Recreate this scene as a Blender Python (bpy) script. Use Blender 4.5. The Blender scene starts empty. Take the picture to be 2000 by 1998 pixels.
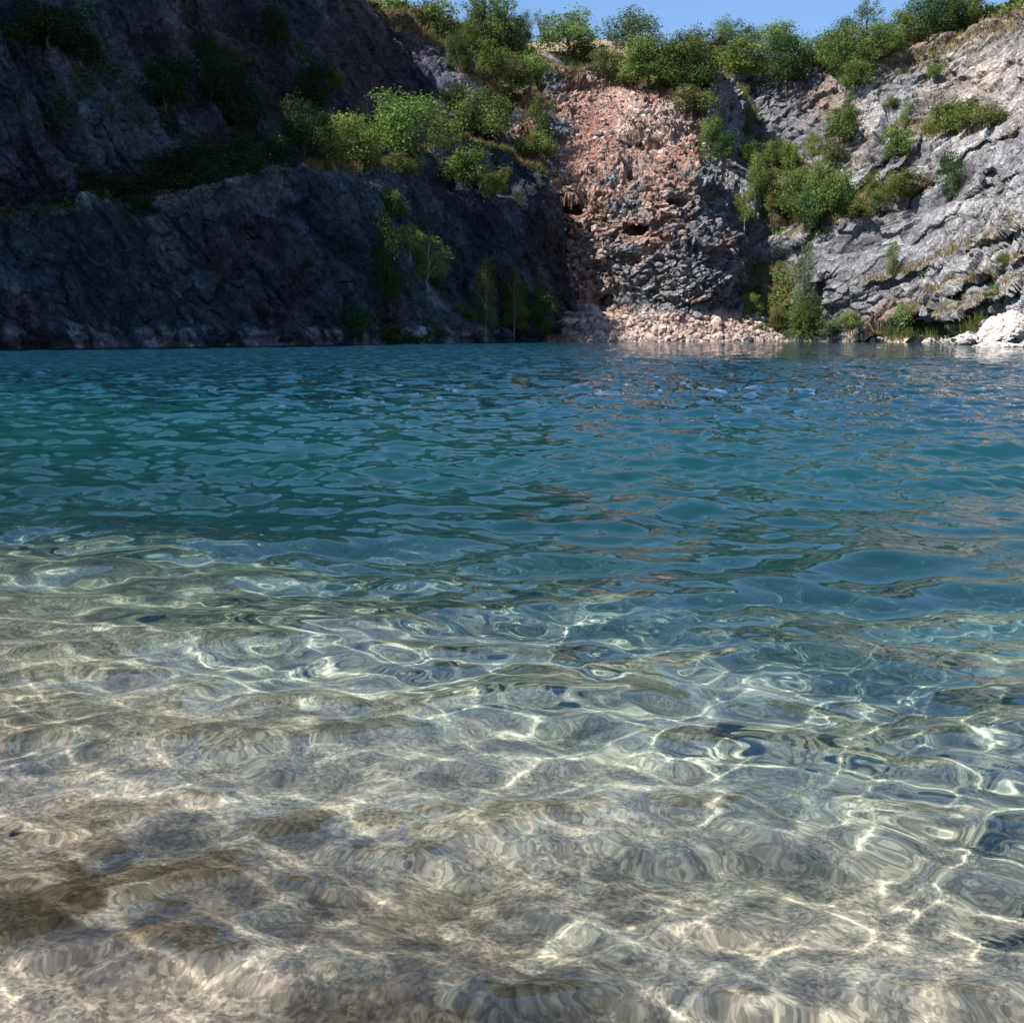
import bpy, math, random
import numpy as np
from mathutils import Vector

# ------------------------------------------------------------------ camera, sky, sun, exposure
scene = bpy.context.scene
COL = scene.collection
F = 2144.0                 # focal length in pixels of a 2000 px wide picture
CAM_H = 1.3
PITCH = math.atan((999.0 - 650.0) / F)
cam_data = bpy.data.cameras.new("camera")
cam_data.sensor_fit = 'HORIZONTAL'
cam_data.sensor_width = 36.0
cam_data.lens = 36.0 * F / 2000.0
cam_data.clip_start = 0.05
cam_data.clip_end = 6000.0
cam = bpy.data.objects.new("camera", cam_data)
COL.objects.link(cam)
cam.location = (0, 0, CAM_H)
cam.rotation_euler = (math.pi / 2 - PITCH, 0, 0)
scene.camera = cam

SUN_EL = math.radians(50.0)
SUN_AZ = (-0.95, -0.31)           # horizontal direction towards the sun: over the left cliff
_l = math.hypot(*SUN_AZ)
SUN_DIR = Vector((SUN_AZ[0] / _l * math.cos(SUN_EL), SUN_AZ[1] / _l * math.cos(SUN_EL), math.sin(SUN_EL)))
world = bpy.data.worlds.new("World")
scene.world = world
world.use_nodes = True
wn = world.node_tree
bg = wn.nodes["Background"]
sky = wn.nodes.new("ShaderNodeTexSky")
sky.sky_type = 'NISHITA'
sky.sun_disc = False
sky.sun_elevation = SUN_EL
sky.sun_rotation = math.atan2(SUN_DIR.x, SUN_DIR.y)
sky.altitude = 0
sky.air_density = 1.0
sky.dust_density = 0.0
sky.ozone_density = 6.0
wn.links.new(sky.outputs[0], bg.inputs[0])
bg.inputs[1].default_value = 0.087
sun_data = bpy.data.lights.new("sun", 'SUN')
sun_data.energy = 4.8
sun_data.angle = math.radians(0.5)
sun_data.color = (1.0, 0.94, 0.86)
sun_data.cycles.is_caustics_light = True
sun = bpy.data.objects.new("sun", sun_data)
COL.objects.link(sun)
sun.location = (-80, 40, 160)
sun.rotation_euler = SUN_DIR.to_track_quat('Z', 'Y').to_euler()
scene.view_settings.view_transform = 'Standard'
scene.view_settings.look = 'None'
scene.view_settings.exposure = 1.1
scene.view_settings.gamma = 1.0
scene.render.film_transparent = False
cy = scene.cycles
cy.max_bounces = 10
cy.diffuse_bounces = 3
cy.glossy_bounces = 4
cy.transmission_bounces = 6
cy.transparent_max_bounces = 8
cy.volume_bounces = 0
cy.sample_clamp_indirect = 6.0
cy.blur_glossy = 0.0
cy.caustics_reflective = False
cy.caustics_refractive = True

# ------------------------------------------------------------------ numeric helpers
def ray(px, py):
    """World direction of a picture position (arrays allowed), scaled so that y = 1."""
    cx = (px - 1000.0) / F
    cyy = (999.0 - py) / F
    s, c = math.sin(PITCH), math.cos(PITCH)
    dy = c + cyy * s
    dz = -s + cyy * c
    return cx / dy, dz / dy

def point(px, py, depth):
    ax, az = ray(np.asarray(px, float), np.asarray(py, float))
    return np.stack([ax * depth, np.broadcast_to(depth, np.shape(ax)) * 1.0, CAM_H + az * depth], -1)

def hash_u(ix, iy, iz, seed):
    h = (ix.astype(np.int64) * 374761393 + iy.astype(np.int64) * 668265263 + iz.astype(np.int64) * 2147483647 + seed * 1274126177) & 0xffffffff
    h = h.astype(np.uint32)
    h ^= h >> np.uint32(15); h *= np.uint32(2246822519)
    h ^= h >> np.uint32(13); h *= np.uint32(3266489917)
    h ^= h >> np.uint32(16)
    return h

def hash_f(ix, iy, iz, seed):
    return hash_u(ix, iy, iz, seed).astype(np.float32) / np.float32(4294967295.0)

def vnoise(p, seed=0):
    """Value noise in [-1, 1] at points p (..., 3)."""
    q = np.asarray(p, np.float32)
    i = np.floor(q).astype(np.int32)
    f = q - i
    u = f * f * f * (f * (f * 6 - 15) + 10)
    x, y, z = i[..., 0], i[..., 1], i[..., 2]
    out = 0
    for a in (0, 1):
        wx = u[..., 0] if a else 1 - u[..., 0]
        for b in (0, 1):
            wy = u[..., 1] if b else 1 - u[..., 1]
            for c in (0, 1):
                wz = u[..., 2] if c else 1 - u[..., 2]
                out = out + hash_f(x + a, y + b, z + c, seed) * (wx * wy * wz)
    return out * 2 - 1

def fbm(p, octaves=4, seed=0, gain=0.5, lac=2.03):
    p = np.asarray(p, np.float32)
    a, s, out, tot = 1.0, 1.0, 0, 0
    for k in range(octaves):
        out = out + a * vnoise(p * s + 17.3 * k, seed + k)
        tot += a
        a *= gain; s *= lac
    return out / tot

def ridged(p, octaves=4, seed=0, gain=0.5):
    p = np.asarray(p, np.float32)
    a, s, out, tot = 1.0, 1.0, 0, 0
    for k in range(octaves):
        out = out + a * (1 - 2 * np.abs(vnoise(p * s + 9.1 * k, seed + k)))
        tot += a
        a *= gain; s *= 2.07
    return out / tot

def blocks(p, seed=0, tilt=0.6):
    """Faceted blocks: every Voronoi cell is a tilted plane of its own height. Returns (height, edge distance, cell random)."""
    q = np.asarray(p, np.float32)
    sh = q.shape[:-1]
    q = q.reshape(-1, 3)
    i0 = np.floor(q).astype(np.int32)
    n = len(q)
    d1 = np.full(n, 9e9, np.float32); d2 = d1.copy()
    h = np.zeros(n, np.float32); rnd = np.zeros(n, np.float32)
    for a in (-1, 0, 1):
        for b in (-1, 0, 1):
            for c in (-1, 0, 1):
                ix, iy, iz = i0[:, 0] + a, i0[:, 1] + b, i0[:, 2] + c
                hx = hash_u(ix, iy, iz, seed)
                r1 = (hx & np.uint32(1023)).astype(np.float32) / 1023
                r2 = ((hx >> np.uint32(10)) & np.uint32(1023)).astype(np.float32) / 1023
                r3 = ((hx >> np.uint32(20)) & np.uint32(1023)).astype(np.float32) / 1023
                dx, dy, dz = q[:, 0] - ix - r1, q[:, 1] - iy - r2, q[:, 2] - iz - r3
                d = dx * dx + dy * dy + dz * dz
                near = d < d1
                d2 = np.where(near, d1, np.minimum(d2, d))
                hh = (r1 * 7.13 + r2 * 3.7 + r3) % 1.0
                val = hh - 0.5 + tilt * ((r2 - 0.5) * 2 * dx + (r3 - 0.5) * 2 * dy + (r1 - 0.5) * 2 * dz)
                h = np.where(near, val, h)
                rnd = np.where(near, hh, rnd)
                d1 = np.where(near, d, d1)
    e = np.sqrt(d2) - np.sqrt(d1)
    return h.reshape(sh), e.reshape(sh), rnd.reshape(sh)

def sstep(a, b, x):
    t = np.clip((x - a) / (b - a), 0, 1)
    return t * t * (3 - 2 * t)

def mesh_from(name, verts, faces, smooth=False, colors=None, mat=None, uvrow=None):
    """Quad or triangle mesh from arrays, fast."""
    me = bpy.data.meshes.new(name)
    verts = np.asarray(verts, np.float32).reshape(-1, 3)
    faces = np.asarray(faces, np.int32)
    k = faces.shape[1]
    me.vertices.add(len(verts)); me.vertices.foreach_set('co', verts.ravel())
    me.loops.add(faces.size); me.loops.foreach_set('vertex_index', faces.ravel())
    me.polygons.add(len(faces))
    me.polygons.foreach_set('loop_start', np.arange(0, faces.size, k, dtype=np.int32))
    try:
        me.polygons.foreach_set('loop_total', np.full(len(faces), k, np.int32))
    except Exception:
        pass
    me.update(calc_edges=True)
    me.polygons.foreach_set('use_smooth', np.full(len(faces), bool(smooth)))
    if colors is not None:
        for cname, arr in colors.items():
            at = me.attributes.new(cname, 'FLOAT_COLOR', 'POINT')
            arr = np.asarray(arr, np.float32).reshape(len(verts), -1)
            if arr.shape[1] == 3:
                arr = np.concatenate([arr, np.ones((len(verts), 1), np.float32)], 1)
            at.data.foreach_set('color', arr.ravel())
    if mat is not None:
        me.materials.append(mat)
    me.validate()
    return me

def link(name, me, parent=None, kind=None, label=None, category=None, group=None, loc=None):
    o = bpy.data.objects.new(name, me)
    COL.objects.link(o)
    if loc is not None:
        o.location = loc
    if parent is not None:
        o.parent = parent
    if kind: o['kind'] = kind
    if label: o['label'] = label
    if category: o['category'] = category
    if group: o['group'] = group
    return o

def grid_faces(nu, nv):
    i = np.arange(nu * nv).reshape(nu, nv)
    return np.stack([i[:-1, :-1], i[1:, :-1], i[1:, 1:], i[:-1, 1:]], -1).reshape(-1, 4)

# ------------------------------------------------------------------ node helpers
def new_mat(name):
    m = bpy.data.materials.new(name)
    m.use_nodes = True
    nt = m.node_tree
    nt.nodes.clear()
    out = nt.nodes.new('ShaderNodeOutputMaterial')
    return m, nt, out

def nd(nt, kind, ins=None, **props):
    n = nt.nodes.new('ShaderNode' + kind)
    for k, v in props.items():
        setattr(n, k, v)
    for k, v in (ins or {}).items():
        s = n.inputs[k]
        if isinstance(v, bpy.types.NodeSocket):
            nt.links.new(v, s)
        else:
            s.default_value = v
    return n

def ramp(nt, fac, stops):
    r = nt.nodes.new('ShaderNodeValToRGB')
    nt.links.new(fac, r.inputs[0])
    el = r.color_ramp.elements
    while len(el) < len(stops):
        el.new(0.5)
    for e, (pos, c) in zip(el, stops):
        e.position = pos
        e.color = (c, c, c, 1) if not hasattr(c, '__len__') else (*c, 1)
    return r.outputs[0]
# ------------------------------------------------------------------ lakebed and water
rs = np.random.RandomState(11)

def bed_depth(x, y):
    """Depth of the lakebed below the water: a shelf that falls away from the shore, sooner on the right."""
    yy = y + 0.62 * x - 0.012 * x * x * np.sign(x)
    d = np.interp(yy, [-14, -1.5, 0.9, 2.0, 3.2, 4.6, 6.5, 9, 13, 22, 60, 400],
                  [-2.2, 0.05, 0.30, 0.41, 0.53, 0.76, 1.18, 1.8, 3.0, 4.8, 8.0, 12.0])
    return d

def build_bed():
    ys = [-14.0]
    while ys[-1] < 330:
        y = ys[-1]
        ys.append(y + (0.25 if y < 0.8 else max(0.014, 0.0032 * max(y - 1.5, 0) ** 1.55)))
    ys = np.array(ys)
    nx = 520
    t = np.linspace(-1, 1, nx)
    half = 3.0 + np.maximum(ys, 0) * 0.75
    X = t[None, :] * half[:, None] + 11.0 * t[None, :] ** 7
    Y = np.repeat(ys[:, None], nx, 1)
    P = np.stack([X, Y, np.zeros_like(X)], -1)
    fade = np.clip(1.5 - 0.02 * Y, 0.2, 1)
    z = -bed_depth(X, Y)
    z = z + 0.16 * fbm(P * 0.55, 3, 3) * sstep(1.5, 7, Y)
    b1, e1, r1 = blocks(P * np.array([3.2, 3.2, 1]) + 0.25 * fbm(P * 3, 2, 5)[..., None], 21, 0.35)
    b2, e2, r2 = blocks(P * np.array([10.5, 10.5, 1]) + 0.2 * fbm(P * 8, 2, 6)[..., None], 22, 0.3)
    patch = sstep(-0.15, 0.35, fbm(P * 0.8 + 5, 3, 8))
    z = z + fade * (0.008 * patch * np.minimum(e1 * 2.2, 1) * (0.4 + r1) + 0.016 * np.minimum(e2 * 2.5, 1) * (0.3 + r2)) - 0.03
    # colour of the stones: pale tan gravel, brown algae-covered patches, grey cobbles
    tan = np.array([0.40, 0.298, 0.240]); brown = np.array([0.135, 0.098, 0.07]); grey = np.array([0.16, 0.155, 0.15]); pale = np.array([0.52, 0.44, 0.35])
    n1 = fbm(P * 0.75 + 3, 4, 31); n2 = fbm(P * 2.6, 3, 32)
    c = tan[None, None] * (0.8 + 0.35 * r2[..., None])
    k = sstep(-0.08, 0.32, n1 + 0.35 * n2)[..., None]
    c = c * (1 - k) + (brown * (0.7 + 0.7 * r2[..., None])) * k
    k = (r1 > 0.62)[..., None] * patch[..., None] * 0.35
    c = c * (1 - k) + grey * (0.55 + 0.8 * r2[..., None]) * k
    k = (r2 > 0.86)[..., None] * 0.3
    c = c * (1 - k) + pale * k
    c = c * 1.12
    k = sstep(2.6, 4.5, Y + 0.3 * X + 1.2 * n1)[..., None] * 0.5
    c = c * (1 - k) + np.array([0.45, 0.385, 0.335]) * (0.6 + 0.8 * r2[..., None]) * k
    P[..., 2] = z
    # pale quarry silt on the deep floor
    k = sstep(5.0, 12.0, Y + 0.3 * X + 2 * n1)[..., None]
    silt = np.array([0.30, 0.36, 0.33])
    c = c * (1 - k) + silt * (0.85 + 0.3 * n2[..., None]) * k
    m, nt, out = new_mat("lakebed_stones")
    at = nd(nt, 'Attribute', attribute_name='tint')
    geo = nd(nt, 'NewGeometry')
    n = nd(nt, 'TexNoise', {'Vector': geo.outputs['Position'], 'Scale': 38.0, 'Detail': 5.0, 'Roughness': 0.65})
    rr = ramp(nt, n.outputs[0], [(0.28, 0.45), (0.72, 1.45)])
    mul = nd(nt, 'Mix', {0: 1.0, 'A': at.outputs['Color'], 'B': rr}, data_type='RGBA', blend_type='MULTIPLY')
    mul.inputs[6].default_value = (1, 1, 1, 1)
    nt.links.new(at.outputs['Color'], mul.inputs[6]); nt.links.new(rr, mul.inputs[7])
    vo = nd(nt, 'TexVoronoi', {'Vector': geo.outputs['Position'], 'Scale': 95.0, 'Randomness': 1.0})
    sp = nd(nt, 'SeparateColor', {0: vo.outputs['Color']})
    rv = ramp(nt, sp.outputs[0], [(0.0, (0.62, 0.60, 0.58)), (0.55, (1.0, 0.98, 0.95)), (1.0, (1.40, 1.34, 1.27))])
    m2 = nt.nodes.new('ShaderNodeMix'); m2.data_type = 'RGBA'; m2.blend_type = 'MULTIPLY'; m2.inputs[0].default_value = 1.0
    nt.links.new(mul.outputs[2], m2.inputs[6]); nt.links.new(rv, m2.inputs[7])
    bsdf = nd(nt, 'BsdfDiffuse', {'Color': m2.outputs[2], 'Roughness': 0.6})
    nt.links.new(bsdf.outputs[0], out.inputs[0])
    ny = len(ys)
    me = mesh_from("lakebed", P, grid_faces(ny, nx)[:, ::-1], True, {'tint': c}, m)
    o = link("lakebed", me, kind='structure')
    o.cycles.is_caustics_receiver = True
    print("bed", ny, nx)
    return o

bed = build_bed()

def wave_set(n, lmin, lmax, srms, main, spread, seed):
    r = np.random.RandomState(seed)
    lam = np.exp(r.uniform(math.log(lmin), math.log(lmax), n))
    ang = main + r.normal(0, spread, n)
    s = srms * math.sqrt(2.0 / n) * r.uniform(0.6, 1.4, n)
    return lam, ang, s * lam / (2 * math.pi), r.uniform(0, 2 * math.pi, n)

# long swell, chop, and short ripples; angle 90 degrees runs straight away from the camera
SETS = [wave_set(10, 1.9, 4.2, 0.05, math.radians(80), 0.45, 1),
        wave_set(28, 0.55, 1.9, 0.142, math.radians(97), 0.55, 2),
        wave_set(34, 0.18, 0.55, 0.066, math.radians(85), 0.9, 3),
        wave_set(36, 0.22, 0.7, 0.12, math.radians(88), 0.4, 7)]
FINE = wave_set(34, 0.07, 0.16, 0.034, math.radians(60), 1.4, 4)

def water_height(X, Y, cell):
    P = np.stack([X, Y, np.zeros_like(X)], -1)
    wx = 0.22 * fbm(P * 0.4, 1, 41); wy = 0.22 * fbm(P * 0.4 + 50, 1, 42)
    gust = 0.85 + 0.55 * fbm(P * np.array([0.05, 0.09, 1]), 3, 43)
    gust2 = np.clip(0.85 + 1.3 * fbm(P * 0.7 + 9, 3, 44), 0.4, 1.08)
    # sheltered, smoother strip of water below the far right cliff
    calm = sstep(52, 60, Y + 0.0 * X) * sstep(2, 16, X + 0.05 * (Y - 60))
    gust = gust * (1 - 0.85 * calm)
    shore = 0.8 + 0.2 * sstep(2.0, 5.0, Y)
    near = 1.0 + 0.6 * (1 - sstep(2.2, 3.8, Y)) + 1.3 * sstep(6.2, 10, Y)
    z = np.zeros_like(X)
    xs, ysn = X + wx, Y + wy
    for si, (lam, ang, amp, ph) in enumerate(SETS):
        for l, a, A, p in zip(lam, ang, amp, ph):
            w = sstep(1.2, 2.6, l / cell) * (shore if si < 2 else (near if si == 2 else sstep(6.0, 10, Y)))
            k = 2 * math.pi / l
            th = k * (xs * math.cos(a) + ysn * math.sin(a)) + p
            s = np.sin(th)
            z += A * w * (gust if si != 2 else gust * gust2) * (s + 0.30 * (2 * s * s - 1))
    fine_zone = (0.15 + 0.85 * sstep(0.30, 0.85, 0.45 + 1.2 * fbm(P * 0.9 + 3, 3, 46))) * (1 - sstep(2.5, 3.6, Y + 0.5 * X))
    lam, ang, amp, ph = FINE
    for l, a, A, p in zip(lam, ang, amp, ph):
        w = sstep(2.2, 4.5, l / cell)
        k = 2 * math.pi / l
        z += A * w * fine_zone * np.sin(k * (X * math.cos(a) + Y * math.sin(a)) + p)
    return z

def unresolved(X, Y, cell):
    """Roughness left by ripples finer than the mesh at each point."""
    v = 0 * X
    for lam, ang, amp, ph in SETS:
        for l, A in zip(lam, amp):
            v += (1 - sstep(1.2, 2.6, l / cell)) * 0.5 * (A * 2 * math.pi / l) ** 2
    calm = sstep(52, 60, Y) * sstep(2, 16, X + 0.05 * (Y - 60))
    return 0.02 + 0.04 * sstep(5, 10, Y) + 2.6 * np.sqrt(v) * (1 - 0.85 * calm)

def build_water():
    ys = [0.6]
    while ys[-1] < 300:
        y = ys[-1]
        ys.append(y + min(max(0.0085, 0.00032 * y * y), 1.0))
    ys = np.array(ys)
    nx = 760
    t = np.linspace(-1, 1, nx)
    half = 1.7 + ys * 0.62
    X = t[None, :] * half[:, None] + 9.0 * t[None, :] ** 7
    Y = np.repeat(ys[:, None], nx, 1)
    cell = np.maximum(np.gradient(ys)[:, None], np.gradient(X, axis=1) * 0.8)
    Z = water_height(X, Y, cell)
    P = np.stack([X, Y, Z], -1)
    ny = len(ys)
    V = P.reshape(-1, 3)
    Fq = grid_faces(ny, nx)[:, ::-1]
    # close the body of water with sides and a bottom deep under the lakebed
    idx = np.arange(ny * nx).reshape(ny, nx)
    loop = np.concatenate([idx[0, :-1], idx[:-1, -1], idx[-1, :0:-1], idx[:0:-1, 0]])
    low = V[loop].copy(); low[:, 2] = -40
    base = len(V)
    nl = len(loop)
    j = np.arange(nl); j2 = (j + 1) % nl
    side = np.stack([loop[j], loop[j2], base + j2, base + j], -1)
    centre = np.array([[0, 150, -40.0]])
    V = np.concatenate([V, low, centre])
    cid = len(V) - 1
    bot = np.stack([base + j, base + j2, np.full(nl, cid), np.full(nl, cid)], -1)
    me = bpy.data.meshes.new("lake_water")
    allq = np.concatenate([Fq, side])
    nq, ntri = len(allq), nl
    me.vertices.add(len(V)); me.vertices.foreach_set('co', V.astype(np.float32).ravel())
    li = np.concatenate([allq.ravel(), bot[:, :3].ravel()]).astype(np.int32)
    me.loops.add(len(li)); me.loops.foreach_set('vertex_index', li)
    me.polygons.add(nq + ntri)
    st = np.concatenate([np.arange(nq) * 4, nq * 4 + np.arange(ntri) * 3]).astype(np.int32)
    me.polygons.foreach_set('loop_start', st)
    me.update(calc_edges=True)
    sm = np.zeros(nq + ntri, bool); sm[:len(Fq)] = True
    me.polygons.foreach_set('use_smooth', sm)
    m, nt, out = new_mat("lake_water")
    at = nd(nt, 'Attribute', attribute_name='tint')
    geo = nd(nt, 'NewGeometry')
    # ripples too small for the mesh far out: tilt the surface by their slope
    sc = nd(nt, 'VectorMath', {0: geo.outputs['Position'], 1: (1.6, 2.2, 0)}, operation='MULTIPLY')
    nz = nd(nt, 'TexNoise', {'Vector': sc.outputs[0], 'Scale': 1.0, 'Detail': 4.0, 'Roughness': 0.6})
    ce = nd(nt, 'VectorMath', {0: nz.outputs['Color'], 1: (0.5, 0.5, 0.5)}, operation='SUBTRACT')
    fl = nd(nt, 'VectorMath', {0: ce.outputs[0], 1: (5.0, 5.0, 0)}, operation='MULTIPLY')
    rp = nd(nt, 'Attribute', attribute_name='ripple')
    am = nd(nt, 'VectorMath', {0: fl.outputs[0], 'Scale': rp.outputs['Fac']}, operation='SCALE')
    ad = nd(nt, 'VectorMath', {0: geo.outputs['Normal'], 1: am.outputs[0]}, operation='ADD')
    nn = nd(nt, 'VectorMath', {0: ad.outputs[0]}, operation='NORMALIZE').outputs[0]
    fr = nd(nt, 'Fresnel', {'IOR': 1.333, 'Normal': nn})
    rf = nd(nt, 'BsdfRefraction', {'Color': at.outputs['Color'], 'Roughness': 0.0, 'IOR': 1.333})
    bk = nd(nt, 'Attribute', attribute_name='backscatter')
    df = nd(nt, 'BsdfDiffuse', {'Color': bk.outputs['Color']})
    body = nd(nt, 'MixShader', {0: at.outputs['Alpha'], 1: rf.outputs[0], 2: df.outputs[0]})
    gl = nd(nt, 'BsdfGlossy', {'Color': (1, 1, 1, 1), 'Roughness': 0.0, 'Normal': nn})
    mx = nd(nt, 'MixShader', {0: fr.outputs[0], 1: body.outputs[0], 2: gl.outputs[0]})
    nt.links.new(mx.outputs[0], out.inputs[0])
    # the water's own colour: what is left of white light after the depth below each point
    dep = np.maximum(bed_depth(V[:, 0], V[:, 1]), 0)
    sig = np.array([0.28, 0.070, 0.090])
    col = np.exp(-sig[None] * dep[:, None] * 1.3)
    murk = 0.92 * (1 - np.exp(-np.maximum(dep - 0.4, 0) * 0.42))
    rip = np.zeros(len(V)); rip[:ny * nx] = unresolved(X, Y, cell).ravel()
    at3 = me.attributes.new('ripple', 'FLOAT', 'POINT')
    at3.data.foreach_set('value', rip.astype(np.float32))
    # the lake floor lights the water from below where it is shallow; over the deep it is darker and bluer
    kd = sstep(1.3, 6.0, dep)[:, None]
    bs = np.array([0.011, 0.080, 0.086]) * (1 - kd) + np.array([0.0042, 0.036, 0.060]) * kd
    at4 = me.attributes.new('backscatter', 'FLOAT_COLOR', 'POINT')
    at4.data.foreach_set('color', np.concatenate([bs, np.ones((len(V), 1))], 1).astype(np.float32).ravel())
    at2 = me.attributes.new('tint', 'FLOAT_COLOR', 'POINT')
    at2.data.foreach_set('color', np.concatenate([col, murk[:, None]], 1).astype(np.float32).ravel())
    me.materials.append(m)
    o = link("lake_water", me, kind='structure')
    o.cycles.is_caustics_caster = True
    print("water", ny, nx)
    return o

water = build_water()
# ------------------------------------------------------------------ quarry walls
def pl(pts):
    a = np.array(pts, float)
    return lambda x: np.interp(x, a[:, 0], a[:, 1])

class Depth:
    """Distance of a rock face over the field of view, interpolated between surveyed points."""
    def __init__(self, pts):
        a = np.array(pts, float)
        self.c = a[:, :2] / 500.0
        d = a[:, 2]
        n = len(a)
        K = np.linalg.norm(self.c[:, None] - self.c[None], axis=-1)
        A = np.zeros((n + 3, n + 3))
        A[:n, :n] = K - 1e-3 * np.eye(n); A[:n, n] = 1; A[:n, n + 1:] = self.c
        A[n, :n] = 1; A[n + 1:, :n] = self.c.T
        self.w = np.linalg.solve(A, np.concatenate([d, np.zeros(3)]))
    def __call__(self, px, py):
        q = np.stack(np.broadcast_arrays(np.asarray(px, float), np.asarray(py, float)), -1) / 500.0
        sh = q.shape[:-1]
        q = q.reshape(-1, 2)
        out = np.empty(len(q))
        n = len(self.c)
        for s in range(0, len(q), 60000):
            b = q[s:s + 60000]
            K = np.linalg.norm(b[:, None] - self.c[None], axis=-1)
            out[s:s + 60000] = K @ self.w[:n] + self.w[n] + b @ self.w[n + 1:]
        return out.reshape(sh)

def line_side(px, py, pts):
    """Signed height above a polyline y(x) (positive = higher in the picture) and a 0..1 mask of its extent."""
    a = np.array(pts, float)
    y = np.interp(px, a[:, 0], a[:, 1])
    m = sstep(a[0, 0] - 12, a[0, 0] + 12, px) * (1 - sstep(a[-1, 0] - 12, a[-1, 0] + 12, px))
    return y - py, m

def blob(px, py, cx, cy_, rx, ry, rot=0.0, soft=0.5, wob=0.0):
    c, s = math.cos(math.radians(rot)), math.sin(math.radians(rot))
    u = ((px - cx) * c + (py - cy_) * s) / rx
    v = (-(px - cx) * s + (py - cy_) * c) / ry
    return 1 - sstep(1 - soft, 1 + soft, np.hypot(u, v) + wob)

def water_py(px, dw):
    return dw

LAYERS = {}

def rock_material(name, scale=1.0, bump=0.35, crack=0.55):
    m, nt, out = new_mat(name)
    at = nd(nt, 'Attribute', attribute_name='tint')
    geo = nd(nt, 'NewGeometry')
    pos = geo.outputs['Position']
    n1 = nd(nt, 'TexNoise', {'Vector': pos, 'Scale': 0.55 * scale, 'Detail': 8.0, 'Roughness': 0.68})
    n2 = nd(nt, 'TexNoise', {'Vector': pos, 'Scale': 2.6 * scale, 'Detail': 6.0, 'Roughness': 0.7})
    v = nd(nt, 'TexVoronoi', {'Vector': pos, 'Scale': 0.8 * scale}, feature='DISTANCE_TO_EDGE')
    wsm = nd(nt, 'VectorMath', {0: n2.outputs[1], 'Scale': 0.22}, operation='SCALE')
    warp = nd(nt, 'VectorMath', {0: pos, 1: wsm.outputs[0]}, operation='ADD')
    nt.links.new(warp.outputs[0], v.inputs['Vector'])
    r1 = ramp(nt, n1.outputs[0], [(0.3, 0.62), (0.7, 1.38)])
    r2 = ramp(nt, n2.outputs[0], [(0.3, 0.6), (0.7, 1.4)])
    rc = ramp(nt, v.outputs[0], [(0.0, crack), (0.07, 1.0)])
    def mulc(a, b):
        x = nt.nodes.new('ShaderNodeMix'); x.data_type = 'RGBA'; x.blend_type = 'MULTIPLY'
        x.inputs[0].default_value = 1.0
        nt.links.new(a, x.inputs[6]); nt.links.new(b, x.inputs[7])
        return x.outputs[2]
    vc = nd(nt, 'TexVoronoi', {'Vector': warp.outputs[0], 'Scale': 1.5 * scale})
    vd = nd(nt, 'TexVoronoi', {'Vector': warp.outputs[0], 'Scale': 3.6 * scale})
    s1 = nd(nt, 'SeparateColor', {0: vc.outputs['Color']}).outputs[0]
    s2 = nd(nt, 'SeparateColor', {0: vd.outputs['Color']}).outputs[1]
    rv = ramp(nt, s1, [(0.0, 0.74), (1.0, 1.26)])
    rw = ramp(nt, s2, [(0.0, 0.8), (1.0, 1.2)])
    c = mulc(mulc(mulc(mulc(mulc(at.outputs['Color'], r1), r2), rc), rv), rw)
    b1 = nd(nt, 'Bump', {'Height': n2.outputs[0], 'Strength': 0.8, 'Distance': bump})
    b2 = nd(nt, 'Bump', {'Height': rc, 'Strength': 0.5, 'Distance': 0.12, 'Normal': b1.outputs[0]})
    b3 = nd(nt, 'Bump', {'Height': s1, 'Strength': 0.8, 'Distance': 0.3, 'Normal': b2.outputs[0]})
    b4 = nd(nt, 'Bump', {'Height': s2, 'Strength': 0.8, 'Distance': 0.12, 'Normal': b3.outputs[0]})
    p = nd(nt, 'BsdfPrincipled', {'Base Color': c, 'Roughness': 0.92, 'Normal': b4.outputs[0]})
    p.inputs['Specular IOR Level'].default_value = 0.15
    nt.links.new(p.outputs[0], out.inputs[0])
    return m

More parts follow.
